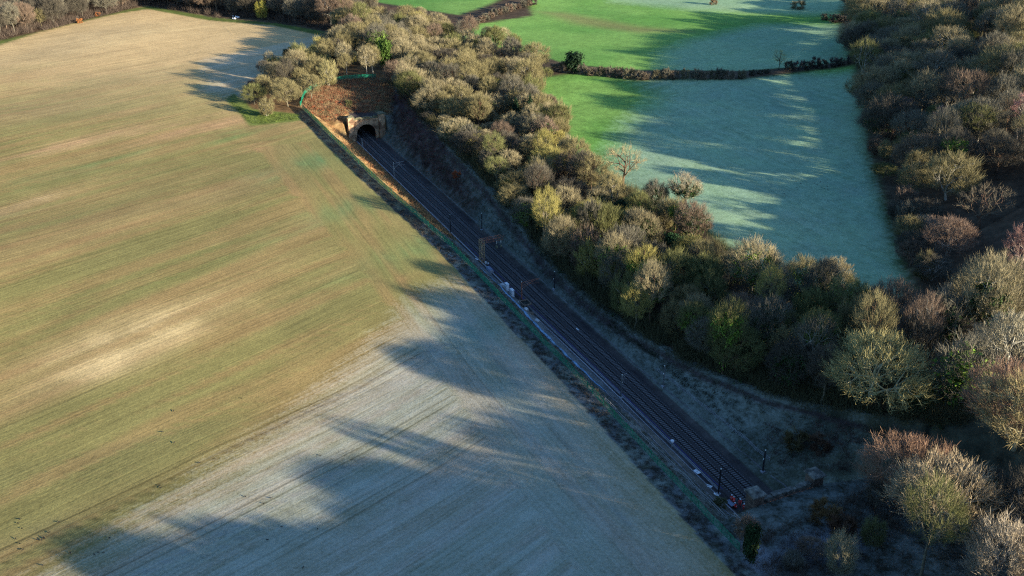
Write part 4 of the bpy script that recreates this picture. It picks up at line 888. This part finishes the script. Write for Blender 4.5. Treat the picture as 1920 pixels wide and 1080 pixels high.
key = [  # proto, px, py, H, R, crown, bark, ivy, label
 ('bold', 1632, 762, 18, 11.5, (.36, .32, .14), (.40, .37, .22), None, 'huge spreading tree with lit yellow-green branches at the lower end of the lineside belt'),
 ('dome1', 1408, 552, 17, 8.5, ST, BKP, IVB, 'broad pale tree wrapped in bright green ivy, on the frosted pasture edge of the belt'),
 ('dome2', 1500, 572, 14, 8, KH, BKP, IVB, 'bushy straw-coloured tree right of the ivy-clad pair by the frosted pasture'),
 ('ovoid1', 1560, 565, 13, 5, ST, BKP, None, 'pale rounded tree at the pasture corner, rightmost of its lit group'),
 ('oak', 1168, 350, 16, 7.5, (.26, .22, .12), BKB, None, 'lone open-crowned tree with dark forking trunk against the sunlit pasture'),
 ('tall1', 1281, 402, 14, 5.6, (.30, .26, .17), BKP, IVG, 'pale round-headed tree with an ivy column against the blue-green pasture'),
 ('birch', 1247, 545, 10.5, 3.0, (.38, .22, .2), BKP, None, 'slender pink-twigged birch in the middle of the belt'),
 ('oak', 1834, 432, 15, 8.0, (.13, .11, .075), (.14, .085, .055), None, 'gnarled bare oak with reddish-brown trunk standing alone on brown woodland floor'),
 ('birch', 1896, 545, 19, 4.0, (.22, .13, .11), (.42, .33, .26), None, 'tall pale-trunked birch on the right photo edge above brown leaf litter'),
 ('birch', 1690, 240, 13, 3.4, (.25, .16, .15), (.5, .48, .45), None, 'white-stemmed birch inside the right-hand wood by the pasture edge'),
 ('birch', 1762, 262, 13, 4.4, (.33, .17, .14), BKP, None, 'reddish-pink crowned birch in the middle of the right-hand wood'),
 ('birch', 1908, 262, 17, 4.2, (.35, .2, .17), (.5, .42, .36), None, 'tall pinkish birch leaning at the right photo edge, upper wood'),
 ('oak', 1460, 131, 10.5, 3.4, (.3, .3, .12), (.06, .05, .04), None, 'thin half-dead tree with a tuft of lit twigs rising from the pasture hedge'),
 ('holly0', 1075, 136, 9.5, 4.6, DG, BK, None, 'dark glossy evergreen tree at the sunny end of the pasture hedge'),
 ('holly0', 722, 128, 13, 3.4, (.06, .11, .02), BK, None, 'green ivy-smothered tree left of the belt above the russet hillside'),
 ('cone0', 993, 240, 13, 2.6, DG, BK, None, 'narrow dark ivy spire in the belt, right one of two'),
 ('cone0', 967, 232, 10, 2.8, DG, BK, None, 'narrow dark ivy spire in the belt, left one of two'),
 ('holly1', 888, 160, 5.5, 3.4, (.12, .2, .025), BK, None, 'bright green ivy mound among the bare trees right of the russet hillside'),
 ('holly1', 1063, 384, 5.5, 2.7, (.2, .3, .03), BK, None, 'small lime-green bush lit by the sun in the middle of the belt'),
 ('holly0', 1080, 380, 7, 3.2, DG, BK, None, 'dark green holly right behind the small lime-green bush'),
 ('holly1', 1128, 392, 6, 3.6, (.03, .06, .02), BK, None, 'dark holly bush in the belt, left of the larger pair of hollies'),
 ('holly0', 1165, 420, 8, 3.6, DG, BK, None, 'large dark holly in the belt below the lone open-crowned tree'),
 ('holly1', 1182, 412, 7, 3.4, (.035, .08, .018), BK, None, 'mid green holly bush right of the large dark holly'),
 ('holly0', 1258, 480, 7, 3.0, (.02, .055, .02), BK, None, 'dark green ivy tower left above the pink birch'),
 ('holly0', 1405, 1052, 8, 1.6, (.02, .04, .014), BK, None, 'ivy-covered stump like a green column near the photo bottom, beside the tunnel path'),
 ('ovoid2', 1395, 1035, 8.5, 2.6, RB, BK, None, 'thin brown-twigged tree at the fence end behind the ivy column'),
 ('vase1', 500, 218, 8.5, 4.2, KH, BKP, None, 'many-stemmed bush-like tree at the corner of the lime-green verge'),
 ('dome0', 478, 196, 9.5, 5.2, OL, BK, None, 'leftmost low tree of the clump beside the tunnel, casting shade on the field'),
 ('dome2', 540, 200, 12, 6.4, KH, BK, None, 'broad khaki tree in the middle of the clump left of the tunnel'),
 ('dome4', 520, 165, 12, 6.2, (.22, .19, .11), BK, None, 'back tree of the clump where it bulges into the crop field'),
 ('ovoid1', 585, 186, 11, 4.8, KH, BK, None, 'tree in the clump just left of the curved green fence'),
 ('vase0', 617, 162, 13, 6.0, (.31, .28, .13), BKP, None, 'fan-shaped multi-stemmed tree rising over the curved green fence'),
 ('ovoid0', 650, 140, 15, 4.4, ST, BKP, None, 'tall slim tree with bare pale trunk above the russet hillside, left one of three'),
 ('ovoid2', 688, 142, 14, 4.4, ST, BKP, None, 'tall slim tree with bare pale trunk above the russet hillside, middle one of three'),
 ('ovoid1', 700, 138, 13, 4.0, KH, BKP, None, 'tall slim tree with bare pale trunk above the russet hillside, right one of three'),
 ('dome3', 575, 135, 12, 5.8, (.27, .24, .10), BK, None, 'yellowish tree at the back of the clump against the shaded field corner'),
 ('holly1', 545, 118, 7, 3.0, DG, BK, None, 'dark evergreen bush peeping between the back trees of the clump'),
 ('dome1', 610, 118, 12, 6, KH, BK, None, 'rounded tree joining the clump to the top wood'),
 ('dome0', 640, 100, 14, 7, ST, BK, None, 'large straw-coloured tree above the fan-shaped one'),
 ('bold', 1755, 1010, 17, 10.5, (.36, .29, .18), (.42, .36, .24), None, 'big sunlit tree with forking pale limbs in the bottom right wood'),
 ('dome2', 1700, 950, 16, 9.5, (.27, .17, .11), (.3, .22, .15), None, 'reddish-brown dome-shaped tree above the big pale-limbed one, bottom right'),
 ('bold1', 1808, 1130, 15, 9.5, (.33, .28, .2), (.42, .38, .3), None, 'pale open-branched tree cut off by the bottom edge of the photo'),
 ('dome4', 1885, 900, 16, 8.5, (.33, .27, .13), (.4, .36, .22), None, 'yellow-lit upright tree near the right photo edge below the brown crowns'),
 ('dome0', 1888, 815, 15, 9.5, (.24, .15, .1), (.25, .17, .12), None, 'wide reddish-brown crown at the right photo edge, lower half'),
 ('bold', 1885, 705, 15, 9.0, (.3, .27, .18), (.4, .38, .3), None, 'wide grey-green lit crown at the right photo edge beside the dark hollow'),
 ('vase0', 1572, 1075, 9.5, 4.2, (.26, .24, .15), (.25, .22, .15), None, 'fan-shaped bare tree standing alone at the bottom edge right of the tunnel top'),
 ('bold1', 1720, 640, 9, 6.5, (.2, .17, .13), BK, None, 'grey bare tree at the lower corner of the frosted pasture'),
 ('dome4', 1775, 480, 12, 7.5, (.2, .14, .10), (.3, .24, .18), None, 'brown bare tree with paired thin trunks at the edge of the open leaf litter'),
 ('dome1', 1715, 330, 16, 9, (.17, .13, .09), BK, None, 'brown bare crown leaning over the pasture edge'),
 ('vase1', 492, 36, 11, 5, (.3, .28, .06), BK, None, 'yellow-tinged bushy tree at the far edge of the crop field'),
 ('vase1', 1728, 770, 9, 5.5, (.13, .14, .07), BK, (.03, .06, .02), 'dark green-hung tree right under the huge spreading one'),
]
for pr, px, py, H, Rc, cr, bk, iv, lab in key:
    if lab.startswith('pale open-branched'): X, Y = 78.5, 126.0
    else: X, Y, _ = G(px, py)
    put(pr, X, Y, H, Rc, cr, bk, lab, 'tree', None, 'holly' if 'holly' in lab.split() else ('birch_tree' if 'birch' in lab else ('oak_tree' if 'oak' in lab.split() else 'bare_tree')) if not pr.startswith(('holly', 'cone')) else ('evergreen_tree' if 'bush' not in lab and 'mound' not in lab else 'evergreen_bush'), iv)
for px, py, H, Rc, c, lab in [(150, 43, 3, 2.6, (.4, .17, .06), 'bright orange beech bush on the far field edge, larger and left of two'), (184, 30, 2.6, 2.4, (.36, .15, .06), 'orange-red beech bush on the far field edge, right of two'), (856, 334, 3.4, 2.6, (.42, .12, .05), 'orange-red bush glowing on the shaded right bank'),
                              (655, 200, 3.4, 2.2, (.13, .14, .06), 'olive green bush in the middle of the russet hillside'), (1490, 838, 4.2, 4.5, (.10, .075, .03), 'dull ochre bush on the shaded slope above the dark portal'), (1535, 845, 4.0, 4.0, (.09, .05, .03), 'reddish dark bush right of the ochre one on the shaded slope'),
                              (1545, 975, 4.2, 4.4, (.15, .09, .035), 'ochre and rust coloured bush beyond the mossy portal parapet'), (1575, 1000, 4.0, 4.0, (.11, .06, .035), 'rusty brown bush right of the ochre one beyond the parapet'), (1350, 950, 2.6, 2.3, (.15, .15, .07), 'olive bush between the workers and the handrail'),
                              (1645, 770, 3.2, 3.0, (.10, .07, .04), 'low brown bush on the shady slope under the huge spreading tree'),
                              (1337, 9, 5, 3.8, (.22, .16, .10), 'round lone brown bush on the far frosted pasture'), (1496, 17, 6.5, 6.5, (.24, .21, .12), 'large lone round bush on the far pasture, right of the smaller brown one'), (1545, 38, 4.5, 3.5, (.08, .08, .06), 'small dark bush on the far pasture near the wood')]:
    X, Y, _ = G(px, py); put('shrub%d' % random.randrange(3), X, Y, H, Rc, c, BK, lab, 'bush', None, 'bush')

# hedge between the pastures: one shrub after another
def hedge(P, step, H, Rc, where, cols):
    sx, sy = run_points(GXY(P), step)
    for i in range(len(sx)):
        c = cols[i % len(cols)]; k = random.uniform(.8, 1.2)
        put('shrub%d' % random.randrange(3), sx[i] + random.uniform(-.8, .8), sy[i] + random.uniform(-.8, .8), H * random.uniform(.75, 1.2), Rc * random.uniform(.85, 1.2), [q * k for q in c], BK, '%s shrub from left in the %s' % (ordw(i), where), 'hedge shrub', where + ' shrubs', 'hedge_shrub')
hedge([(1045, 132), (1100, 140), (1200, 149), (1300, 149), (1392, 147)], 4.3, 5.4, 3.7, 'brown hedge between the two right-hand pastures', [GB, (.16, .13, .09), (.14, .13, .08)])
hedge([(1410, 141), (1450, 136)], 5, 2.8, 2.6, 'low dark hedge left of the half-dead tree', [(.07, .07, .05)])
hedge([(1480, 132), (1530, 128), (1575, 122), (1600, 120)], 4.6, 5.5, 3.6, 'taller dark hedge running into the right-hand wood', [(.08, .075, .055), (.09, .08, .07)])
hedge([(862, 62), (900, 42), (950, 22), (1000, 8)], 5.5, 4.5, 3.4, 'ragged hedge at the top of the sunny pasture', [GB, RB])
hedge([(1560, 42), (1600, 40)], 5, 5, 4, 'dark scrub where the far pasture meets the wood', [(.08, .07, .06)])

# ------------------------------------------------------------------ woods filled by spacing
def fill_wood(poly, space, jit=.45, avoid=6.0, seed=1):
    rg = random.Random(seed); P = GXY(poly); x0, y0 = P.min(0); x1, y1 = P.max(0); out = []; row = 0; yy = y0
    while yy < y1:
        xx = x0 + (space / 2 if row % 2 else 0)
        while xx < x1:
            a, b_ = xx + rg.uniform(-jit, jit) * space, yy + rg.uniform(-jit, jit) * space
            if inpoly(np.array([a]), np.array([b_]), P)[0] and all((a - q[0]) ** 2 + (b_ - q[1]) ** 2 > (avoid * .6 + q[2] * .45) ** 2 for q in NPLACED if q[2] > 2.4): out.append((a, b_))
            xx += space
        yy += space * .87; row += 1
    return out
LOOKS = [(KH, 'khaki'), (ST, 'straw-coloured'), (OL, 'olive'), (GB, 'grey-brown'), (RB, 'reddish-brown'), (DB, 'dark brown'), ((.28, .25, .08), 'mossy yellow')]
def look(wts):
    i = random.choices(range(len(LOOKS)), wts)[0]; c, w_ = LOOKS[i]; k = random.uniform(.85, 1.15); return tuple(q * k for q in c), w_
FAR = []
def wood(poly, space, Hr, Rr, wts, where, seed, protos=('dome', 'ovoid', 'tall'), rows=('front', 'middle', 'back'), ivy_p=.06, maxn=999, key=None):
    pts = fill_wood(poly, space, seed=seed); vis = []
    for a, b_ in pts:
        z = ground(a, b_); qx, qy = px_of(a, b_, z + 8)
        if -40 < qx < 1960 and -30 < qy < 1130: vis.append((a, b_, qx, qy))
    vis.sort(key=lambda q: -q[3]); nr = max(1, round(len(vis) / 9))
    for r_i in range(nr):
        rw = vis[r_i * len(vis) // nr:(r_i + 1) * len(vis) // nr]; rw.sort(key=lambda q: q[2])
        for i, (a, b_, qx, qy) in enumerate(rw):
            c, w_ = look(wts); f = random.choices(protos, [.46] + [.54 / max(1, len(protos) - 1)] * (len(protos) - 1) if len(protos) > 1 else [1])[0]
            pr = f + str(random.randrange({'dome': 5, 'ovoid': 3, 'vase': 2, 'shrub': 3, 'tall': 3}[f]))
            kz = random.choice([.72, .9, 1, 1.05, 1.18]); H = random.uniform(*Hr) * kz; Rc = random.uniform(*Rr) * (.3 + .7 * kz) * (.72 if f in ('ovoid', 'tall') else 1); H *= 1.12 if f == 'tall' else 1
            s_c, d_c = SD(a, b_); c_c = .615 * s_c + .788 * d_c
            if 149 < c_c < 164 and 8 < d_c < 42 and s_c < 262: H, Rc = random.uniform(4, 5.5), random.uniform(3.4, 4.2)   # gap made in the belt: trees cut short so sun reaches the portal
            rowname = 'only row' if nr == 1 else ('lowest row' if r_i == 0 else ('topmost row' if r_i == nr - 1 else ordw(r_i) + ' row up'))
            lab = '%s bare tree, %s from left, %s, %s' % (w_, ordw(i), rowname, where)
            WT.append((Rc * H / math.hypot(a, b_) ** 2, (pr, a, b_, H, Rc, c, random.choice([BK, BK, BKP, BKB]), lab, 'tree', 'bare trees of the ' + where, 'bare_tree', (IVB if random.random() < .4 else IVG) if random.random() < ivy_p else None)))
            NPLACED.append((a, b_, Rc))
WT = []
# belt, in stretches from the portal to the bottom
wood([(735, 168), (800, 228), (868, 300), (905, 335), (950, 395), (1000, 420), (1080, 330), (1060, 250), (1040, 215), (985, 190), (930, 150), (860, 110), (790, 100)], 8.0, (9, 13), (5.2, 7), (5, 5, 2, 3, 2, 1, 1), 'upper lineside belt', 3, ('dome', 'ovoid', 'vase', 'tall'), ivy_p=.1)
wood([(960, 400), (1010, 475), (1062, 542), (1150, 602), (1300, 682), (1390, 640), (1370, 520), (1290, 430), (1170, 370), (1090, 345), (1010, 415)], 8.0, (12, 16.5), (5.2, 7.2), (4, 2, 5, 3, 1, 2, 2), 'middle lineside belt', 4, ('dome', 'ovoid', 'vase', 'tall'), ivy_p=.38)
wood([(1300, 684), (1420, 738), (1550, 784), (1700, 838), (1775, 820), (1760, 720), (1690, 640), (1560, 590), (1400, 585), (1380, 640)], 8.2, (13, 17.5), (5.4, 7.6), (2, 1, 4, 4, 2, 4, 1), 'lower lineside belt', 5, ('dome', 'ovoid', 'vase', 'tall'), ivy_p=.3)
wood([(700, 128), (760, 160), (860, 105), (930, 145), (985, 185), (1040, 190), (1010, 130), (950, 95), (860, 78), (800, 50), (700, 45), (640, 60), (650, 105)], 9.6, (11, 15), (5.8, 7.8), (5, 5, 2, 3, 2, 1, 1), 'trees behind the tunnel', 6, ('dome', 'ovoid', 'tall'), ivy_p=.08)
wood([(475, 190), (560, 205), (610, 165), (680, 140), (690, 115), (620, 85), (600, 110), (510, 135)], 8, (9, 12), (4.6, 6), (5, 3, 3, 2, 1, 1, 1), 'clump left of the tunnel', 7, ('dome', 'ovoid', 'vase', 'tall'))
# right-hand wood
wood([(1600, 95), (1612, 190), (1640, 300), (1680, 330), (1960, 330), (1990, 60), (1600, 30)], 11.4, (14, 19), (8, 10.5), (5, 4, 4, 5, 1, 3, 0), 'right-hand wood', 8, ('dome', 'ovoid', 'tall'), ivy_p=.03)
wood([(1660, 330), (1690, 440), (1760, 400), (1830, 345), (1960, 330), (1960, 300), (1660, 290)], 12, (12, 17), (6.5, 9), (3, 2, 2, 5, 4, 5, 0), 'lower right-hand wood', 9, ('dome', 'ovoid', 'tall'))
wood([(1604, 130), (1618, 210), (1642, 300), (1685, 440), (1715, 560), (1760, 540), (1725, 400), (1690, 300), (1660, 190), (1640, 130)], 7.5, (7, 10.5), (4.2, 5.6), (1, 0, 2, 4, 3, 5, 0), 'shady edge of the right-hand wood', 21, ('dome', 'vase'))
wood([(1690, 450), (1700, 560), (1730, 600), (1800, 560), (1830, 500), (1770, 440)], 15, (10, 13), (5.5, 7), (0, 0, 1, 3, 3, 6, 0), 'dark scrubby wood beside the pasture', 10, ('dome', 'vase'))
wood([(1580, 50), (1600, 110), (1650, 60), (1700, 0), (1990, 20), (1990, -10), (1600, -10)], 14, (12, 16), (7.5, 10), (3, 3, 2, 4, 3, 3, 1), 'far right-hand wood', 11, ('dome',))
wood([(1740, 640), (1700, 700), (1780, 860), (1720, 1000), (1700, 920), (1700, 1060), (1740, 1150), (2040, 1150), (2040, 640), (1850, 600)], 11.5, (14, 19), (7, 9.4), (3, 2, 2, 4, 4, 3, 0), 'bottom right wood', 12, ('dome', 'ovoid', 'vase', 'tall'), ivy_p=.12)
wood([(1590, 910), (1640, 870), (1790, 870), (1730, 1000), (1690, 1010), (1740, 1080), (1700, 1110), (1640, 1080), (1600, 1080), (1620, 990)], 5.6, (4, 7.5), (3, 4.2), (0, 0, 2, 4, 4, 7, 0), 'dark scrub bottom right', 33, ('dome', 'vase', 'ovoid'))
wood([(1430, 1020), (1500, 1035), (1600, 1030), (1600, 1090), (1440, 1090)], 5.5, (2.6, 4.5), (2.2, 3.2), (0, 0, 1, 3, 5, 6, 0), 'low scrub above the tunnel top', 34, ('vase', 'dome'))
# far top-left wood
wood([(-60, 92), (0, 74), (150, 38), (275, 8), (400, 28), (500, 34), (620, 56), (700, 62), (700, 20), (600, 8), (400, -8), (300, -20), (150, 0), (0, 30), (-60, 40)], 9.5, (12, 16), (5.5, 8), (1, 0, 1, 5, 3, 6, 0), 'wood along the far field edge', 13, ('dome', 'ovoid', 'tall'))

# the largest in view stand as objects, the rest are one object
WT.sort(key=lambda q: -q[0]); NOBJ = 300 - 42
for _, args in WT[:NOBJ]: put(*args)
rest_c = bpy.data.collections.new('tree_kinds'); kinds = [k for k in PROTO if k.startswith(('dome', 'ovoid', 'vase', 'tall'))]; kinds.sort()
for k in kinds:
    bm2 = bmesh.new(); bm2.from_mesh(PROTO[k][0][1]); bm2.from_mesh(PROTO[k][0][0]); me = bpy.data.meshes.new('tree_shape_' + k); bm2.to_mesh(me); bm2.free(); me.materials.append(M_TWIG); me.materials.append(M_BRANCH)
    rest_c.objects.link(bpy.data.objects.new('tree_shape_' + k, me))
R_ = [q[1] for q in WT[NOBJ:]]
for i in range(140):                                                # the wood goes on up the hill the line tunnels into
    ss_, dd2 = random.uniform(-150, -50), random.uniform(-42, 55); X, Y = XY(ss_, dd2); qx, qy = px_of(X, Y, ground(X, Y) + 16)
    if qy > 1130: R_.append(('dome%d' % random.randrange(5), float(X), float(Y), random.uniform(14, 19), random.uniform(6.5, 9), GB))
if R_:
    me = bpy.data.meshes.new('more_bare_trees'); me.from_pydata([(q[1], q[2], ground(q[1], q[2]) - .1) for q in R_], [], [])
    def att(nm, ty, vals, fld): a = me.attributes.new(nm, ty, 'POINT'); a.data.foreach_set(fld, np.array(vals, np.int32 if ty == 'INT' else np.float32).ravel())
    att('kind_no', 'INT', [kinds.index(q[0]) for q in R_], 'value'); att('turn', 'FLOAT_VECTOR', [(0, 0, random.uniform(0, 6.28)) for q in R_], 'vector')
    att('size', 'FLOAT_VECTOR', [(q[4] / PROTO[q[0]][2],) * 2 + (q[3] / PROTO[q[0]][1],) for q in R_], 'vector'); att('tint', 'FLOAT_COLOR', [tuple(q[5]) + (1,) for q in R_], 'color')
    o = link('more_bare_trees', me); o.color = (0, 0, 0, 1); tag(o, kind='stuff')
    ng = bpy.data.node_groups.new('scatter_trees', 'GeometryNodeTree'); ng.interface.new_socket('Geometry', in_out='INPUT', socket_type='NodeSocketGeometry'); ng.interface.new_socket('Geometry', in_out='OUTPUT', socket_type='NodeSocketGeometry')
    gi, go = ng.nodes.new('NodeGroupInput'), ng.nodes.new('NodeGroupOutput'); ip = ng.nodes.new('GeometryNodeInstanceOnPoints'); ci = ng.nodes.new('GeometryNodeCollectionInfo')
    ci.inputs['Collection'].default_value = rest_c; ci.inputs['Separate Children'].default_value = True; ci.inputs['Reset Children'].default_value = True; ip.inputs['Pick Instance'].default_value = True
    def na(nm, ty): q = ng.nodes.new('GeometryNodeInputNamedAttribute'); q.data_type = ty; q.inputs['Name'].default_value = nm; return next(z for z in q.outputs if z.enabled and z.name == 'Attribute')
    L_ = ng.links; L_.new(gi.outputs[0], ip.inputs['Points']); L_.new(ci.outputs[0], ip.inputs['Instance']); L_.new(na('kind_no', 'INT'), ip.inputs['Instance Index'])
    L_.new(na('turn', 'FLOAT_VECTOR'), ip.inputs['Rotation']); L_.new(na('size', 'FLOAT_VECTOR'), ip.inputs['Scale']); L_.new(ip.outputs[0], go.inputs[0])
    o.modifiers.new('scatter', 'NODES').node_group = ng

# low growth under the crowns
def joined(name, protos, pts, col, kind='stuff', m=None, sc=(.8, 1.2)):
    Vs_, Fs_ = [], []; off = 0
    for (V, F) in protos: pass
    for i, (a, b_) in enumerate(pts):
        V, F = protos[i % len(protos)]; k = random.uniform(*sc); an = random.uniform(0, 6.28); c_, s_ = math.cos(an) * k, math.sin(an) * k
        z = ground(a, b_); W = np.stack([V[:, 0] * c_ - V[:, 1] * s_ + a, V[:, 0] * s_ + V[:, 1] * c_ + b_, V[:, 2] * k + z], 1); Vs_.append(W); Fs_.append(F + off); off += len(V)
    if not Vs_: return
    o = link(name, mesh(name, np.concatenate(Vs_), np.concatenate(Fs_), m or M_TWIG)); o.color = tuple(col) + (1,); return tag(o, None, None, None, kind)
def tuft(seed, H, Rr, n, wd, up=1.0):
    rg = np.random.default_rng(seed); b = rg.normal(size=(n, 3)) * np.array([Rr * .35, Rr * .35, 0]); D = rg.normal(size=(n, 3)) * np.array([.55, .55, .3]) + np.array([0, 0, up]); D /= np.linalg.norm(D, axis=1, keepdims=True)
    L = rg.uniform(.4, 1, (n, 1)) * H; W_ = np.cross(D, rg.normal(size=(n, 3))); W_ /= np.linalg.norm(W_, axis=1, keepdims=True); t_ = b + D * L + rg.normal(size=(n, 3)) * .15 * H
    V = np.stack([b - W_ * wd, b + W_ * wd, t_ + W_ * wd * .3, t_ - W_ * wd * .3], 1).reshape(-1, 3); return V, (np.arange(n) * 4)[:, None] + np.array([[0, 1, 2, 3]])
def scatter(poly, n, seed, world=False):
    rg = np.random.default_rng(seed); P = GXY(poly) if not world else np.array(poly); a, b_ = P.min(0), P.max(0); q = rg.uniform(a, b_, (n * 4, 2)); q = q[inpoly(q[:, 0], q[:, 1], P)][:n]; return q
def sdpts(n, s0, s1, d0, d1, seed):
    rg = np.random.default_rng(seed); a = rg.uniform(s0, s1, n); b_ = d0(a) + (d1(a) - d0(a)) * rg.random(n); X, Y = XY(a, b_); return np.stack([X, Y], 1)
ug = [tuft(i, 2.6, 2.6, 34, .035) for i in range(70, 74)]
belt = [(735, 168), (800, 228), (868, 300), (905, 335), (1000, 474), (1062, 542), (1150, 602), (1300, 684), (1420, 738), (1550, 784), (1700, 838), (1775, 820), (1760, 720), (1650, 605), (1540, 572), (1400, 500), (1290, 404), (1170, 350), (1090, 320), (1050, 240), (1000, 180), (860, 80), (700, 70)]
joined('belt_undergrowth', [tuft(i, 4.2, 3.0, 60, .04) for i in range(170, 174)], np.concatenate([scatter(belt, 1300, 1), sdpts(700, -8, 262, lambda a: cR(a) + 1.5, lambda a: cR(a) + 7, 31)]), (.075, .072, .035))
joined('ivy_groundcover', [tuft(80, .9, 2.0, 30, .11, .3)], scatter(belt, 500, 2), (.03, .055, .02), m=M_LEAF)
joined('far_edge_scrub', [tuft(i, 3.6, 3.2, 60, .05) for i in range(180, 183)], scatter([(-60, 92), (0, 76), (150, 40), (275, 10), (400, 30), (500, 36), (620, 58), (700, 66), (700, 30), (600, 20), (400, 5), (275, -8), (150, 15), (0, 50), (-60, 60)], 620, 44), (.085, .065, .05))
joined('wood_undergrowth', ug, np.concatenate([scatter([(1600, 95), (1640, 300), (1690, 450), (1740, 640), (1700, 700), (1780, 860), (1610, 950), (1640, 1150), (2040, 1150), (2040, -10), (1600, -10)], 1400, 3), scatter([(-60, 92), (0, 74), (275, 9), (400, 30), (620, 58), (700, 66), (700, 0), (-60, 20)], 260, 4)]), (.075, .055, .04))
# russet scrub over and beside the sunlit portal
sc_ = [tuft(i, 1.1, 1.3, 30, .03, .8) for i in range(90, 94)]
hill = [(562, 200), (590, 167), (640, 150), (705, 146), (740, 165), (735, 215), (722, 222), (720, 207), (648, 214), (640, 235), (610, 228)]
joined('russet_scrub', sc_, scatter(hill, 900, 5), (.24, .12, .065)); joined('dry_grass', sc_, scatter(hill, 700, 6), (.26, .19, .10)); joined('bramble_leaves', [tuft(95, .8, 1.6, 34, .08, .35)], scatter(hill, 240, 7), (.28, .09, .04), m=M_LEAF)
joined('bank_dry_grass', [tuft(i, .75, .9, 24, .025, .9) for i in (101, 102)], sdpts(1500, 150, 262, lambda a: cL(a) + 4.5, lambda a: BL - .3 + 0 * a, 8), (.36, .24, .11))
joined('bank_bracken', sc_, sdpts(320, 150, 262, lambda a: cL(a) + 5, lambda a: BL - 1.5 + 0 * a, 9), (.32, .15, .07))
joined('lower_bank_grass', [tuft(103, .5, .9, 20, .02, .9)], sdpts(1500, -10, 160, lambda a: cL(a) + 1, lambda a: -9.5 + 0 * a, 10), (.13, .12, .075))
joined('fence_line_brambles', sc_, np.concatenate([sdpts(220, 150, 272, lambda a: cL(a) - 3.4, lambda a: cL(a) - 1.2, 51), sdpts(620, -30, 150, lambda a: cL(a) - 3.6, lambda a: cL(a) - .3, 11)]), (.075, .065, .05), sc=(.4, .75))
joined('right_bank_grass', [tuft(104, .5, .9, 22, .022, .8)], sdpts(3600, -2, 262, lambda a: BR + 1.2 + 0 * a, lambda a: cR(a) + 1, 12), (.13, .14, .10))
joined('right_bank_brambles', [tuft(105, .7, 1.5, 26, .06, .4)], np.concatenate([sdpts(130, 6, 80, lambda a: BR + 4 + 0 * a, lambda a: cR(a) - 2, 13), sdpts(60, 90, 262, lambda a: BR + 4 + 0 * a, lambda a: cR(a), 14)]), (.04, .045, .03), m=M_LEAF)
joined('dark_bank_scrub', [tuft(i, 1.8, 1.8, 34, .03, .8) for i in (106, 107)], np.concatenate([scatter([(738, 172), (770, 172), (850, 300), (900, 380), (870, 370), (800, 320), (745, 250), (735, 210)], 330, 15), scatter([(1440, 800), (1600, 800), (1660, 860), (1560, 890), (1450, 880)], 60, 16)]), (.085, .05, .045))
joined('portal_top_growth', ug, scatter([(1420, 1000), (1500, 975), (1600, 930), (1660, 900), (1700, 1000), (1560, 1090), (1430, 1090), (1400, 1040)], 260, 17), (.10, .07, .05), sc=(.35, .9))
joined('verge_grass', [tuft(108, .35, .8, 24, .03, .9)], scatter([(427, 188), (470, 212), (560, 216), (560, 224), (470, 233)], 260, 18), (.12, .165, .035))
print('trees', len(NPLACED), 'objects', len(bpy.data.objects))
print('tris', sum(len(m.loops) - 2 * len(m.polygons) for m in bpy.data.meshes if m.users))
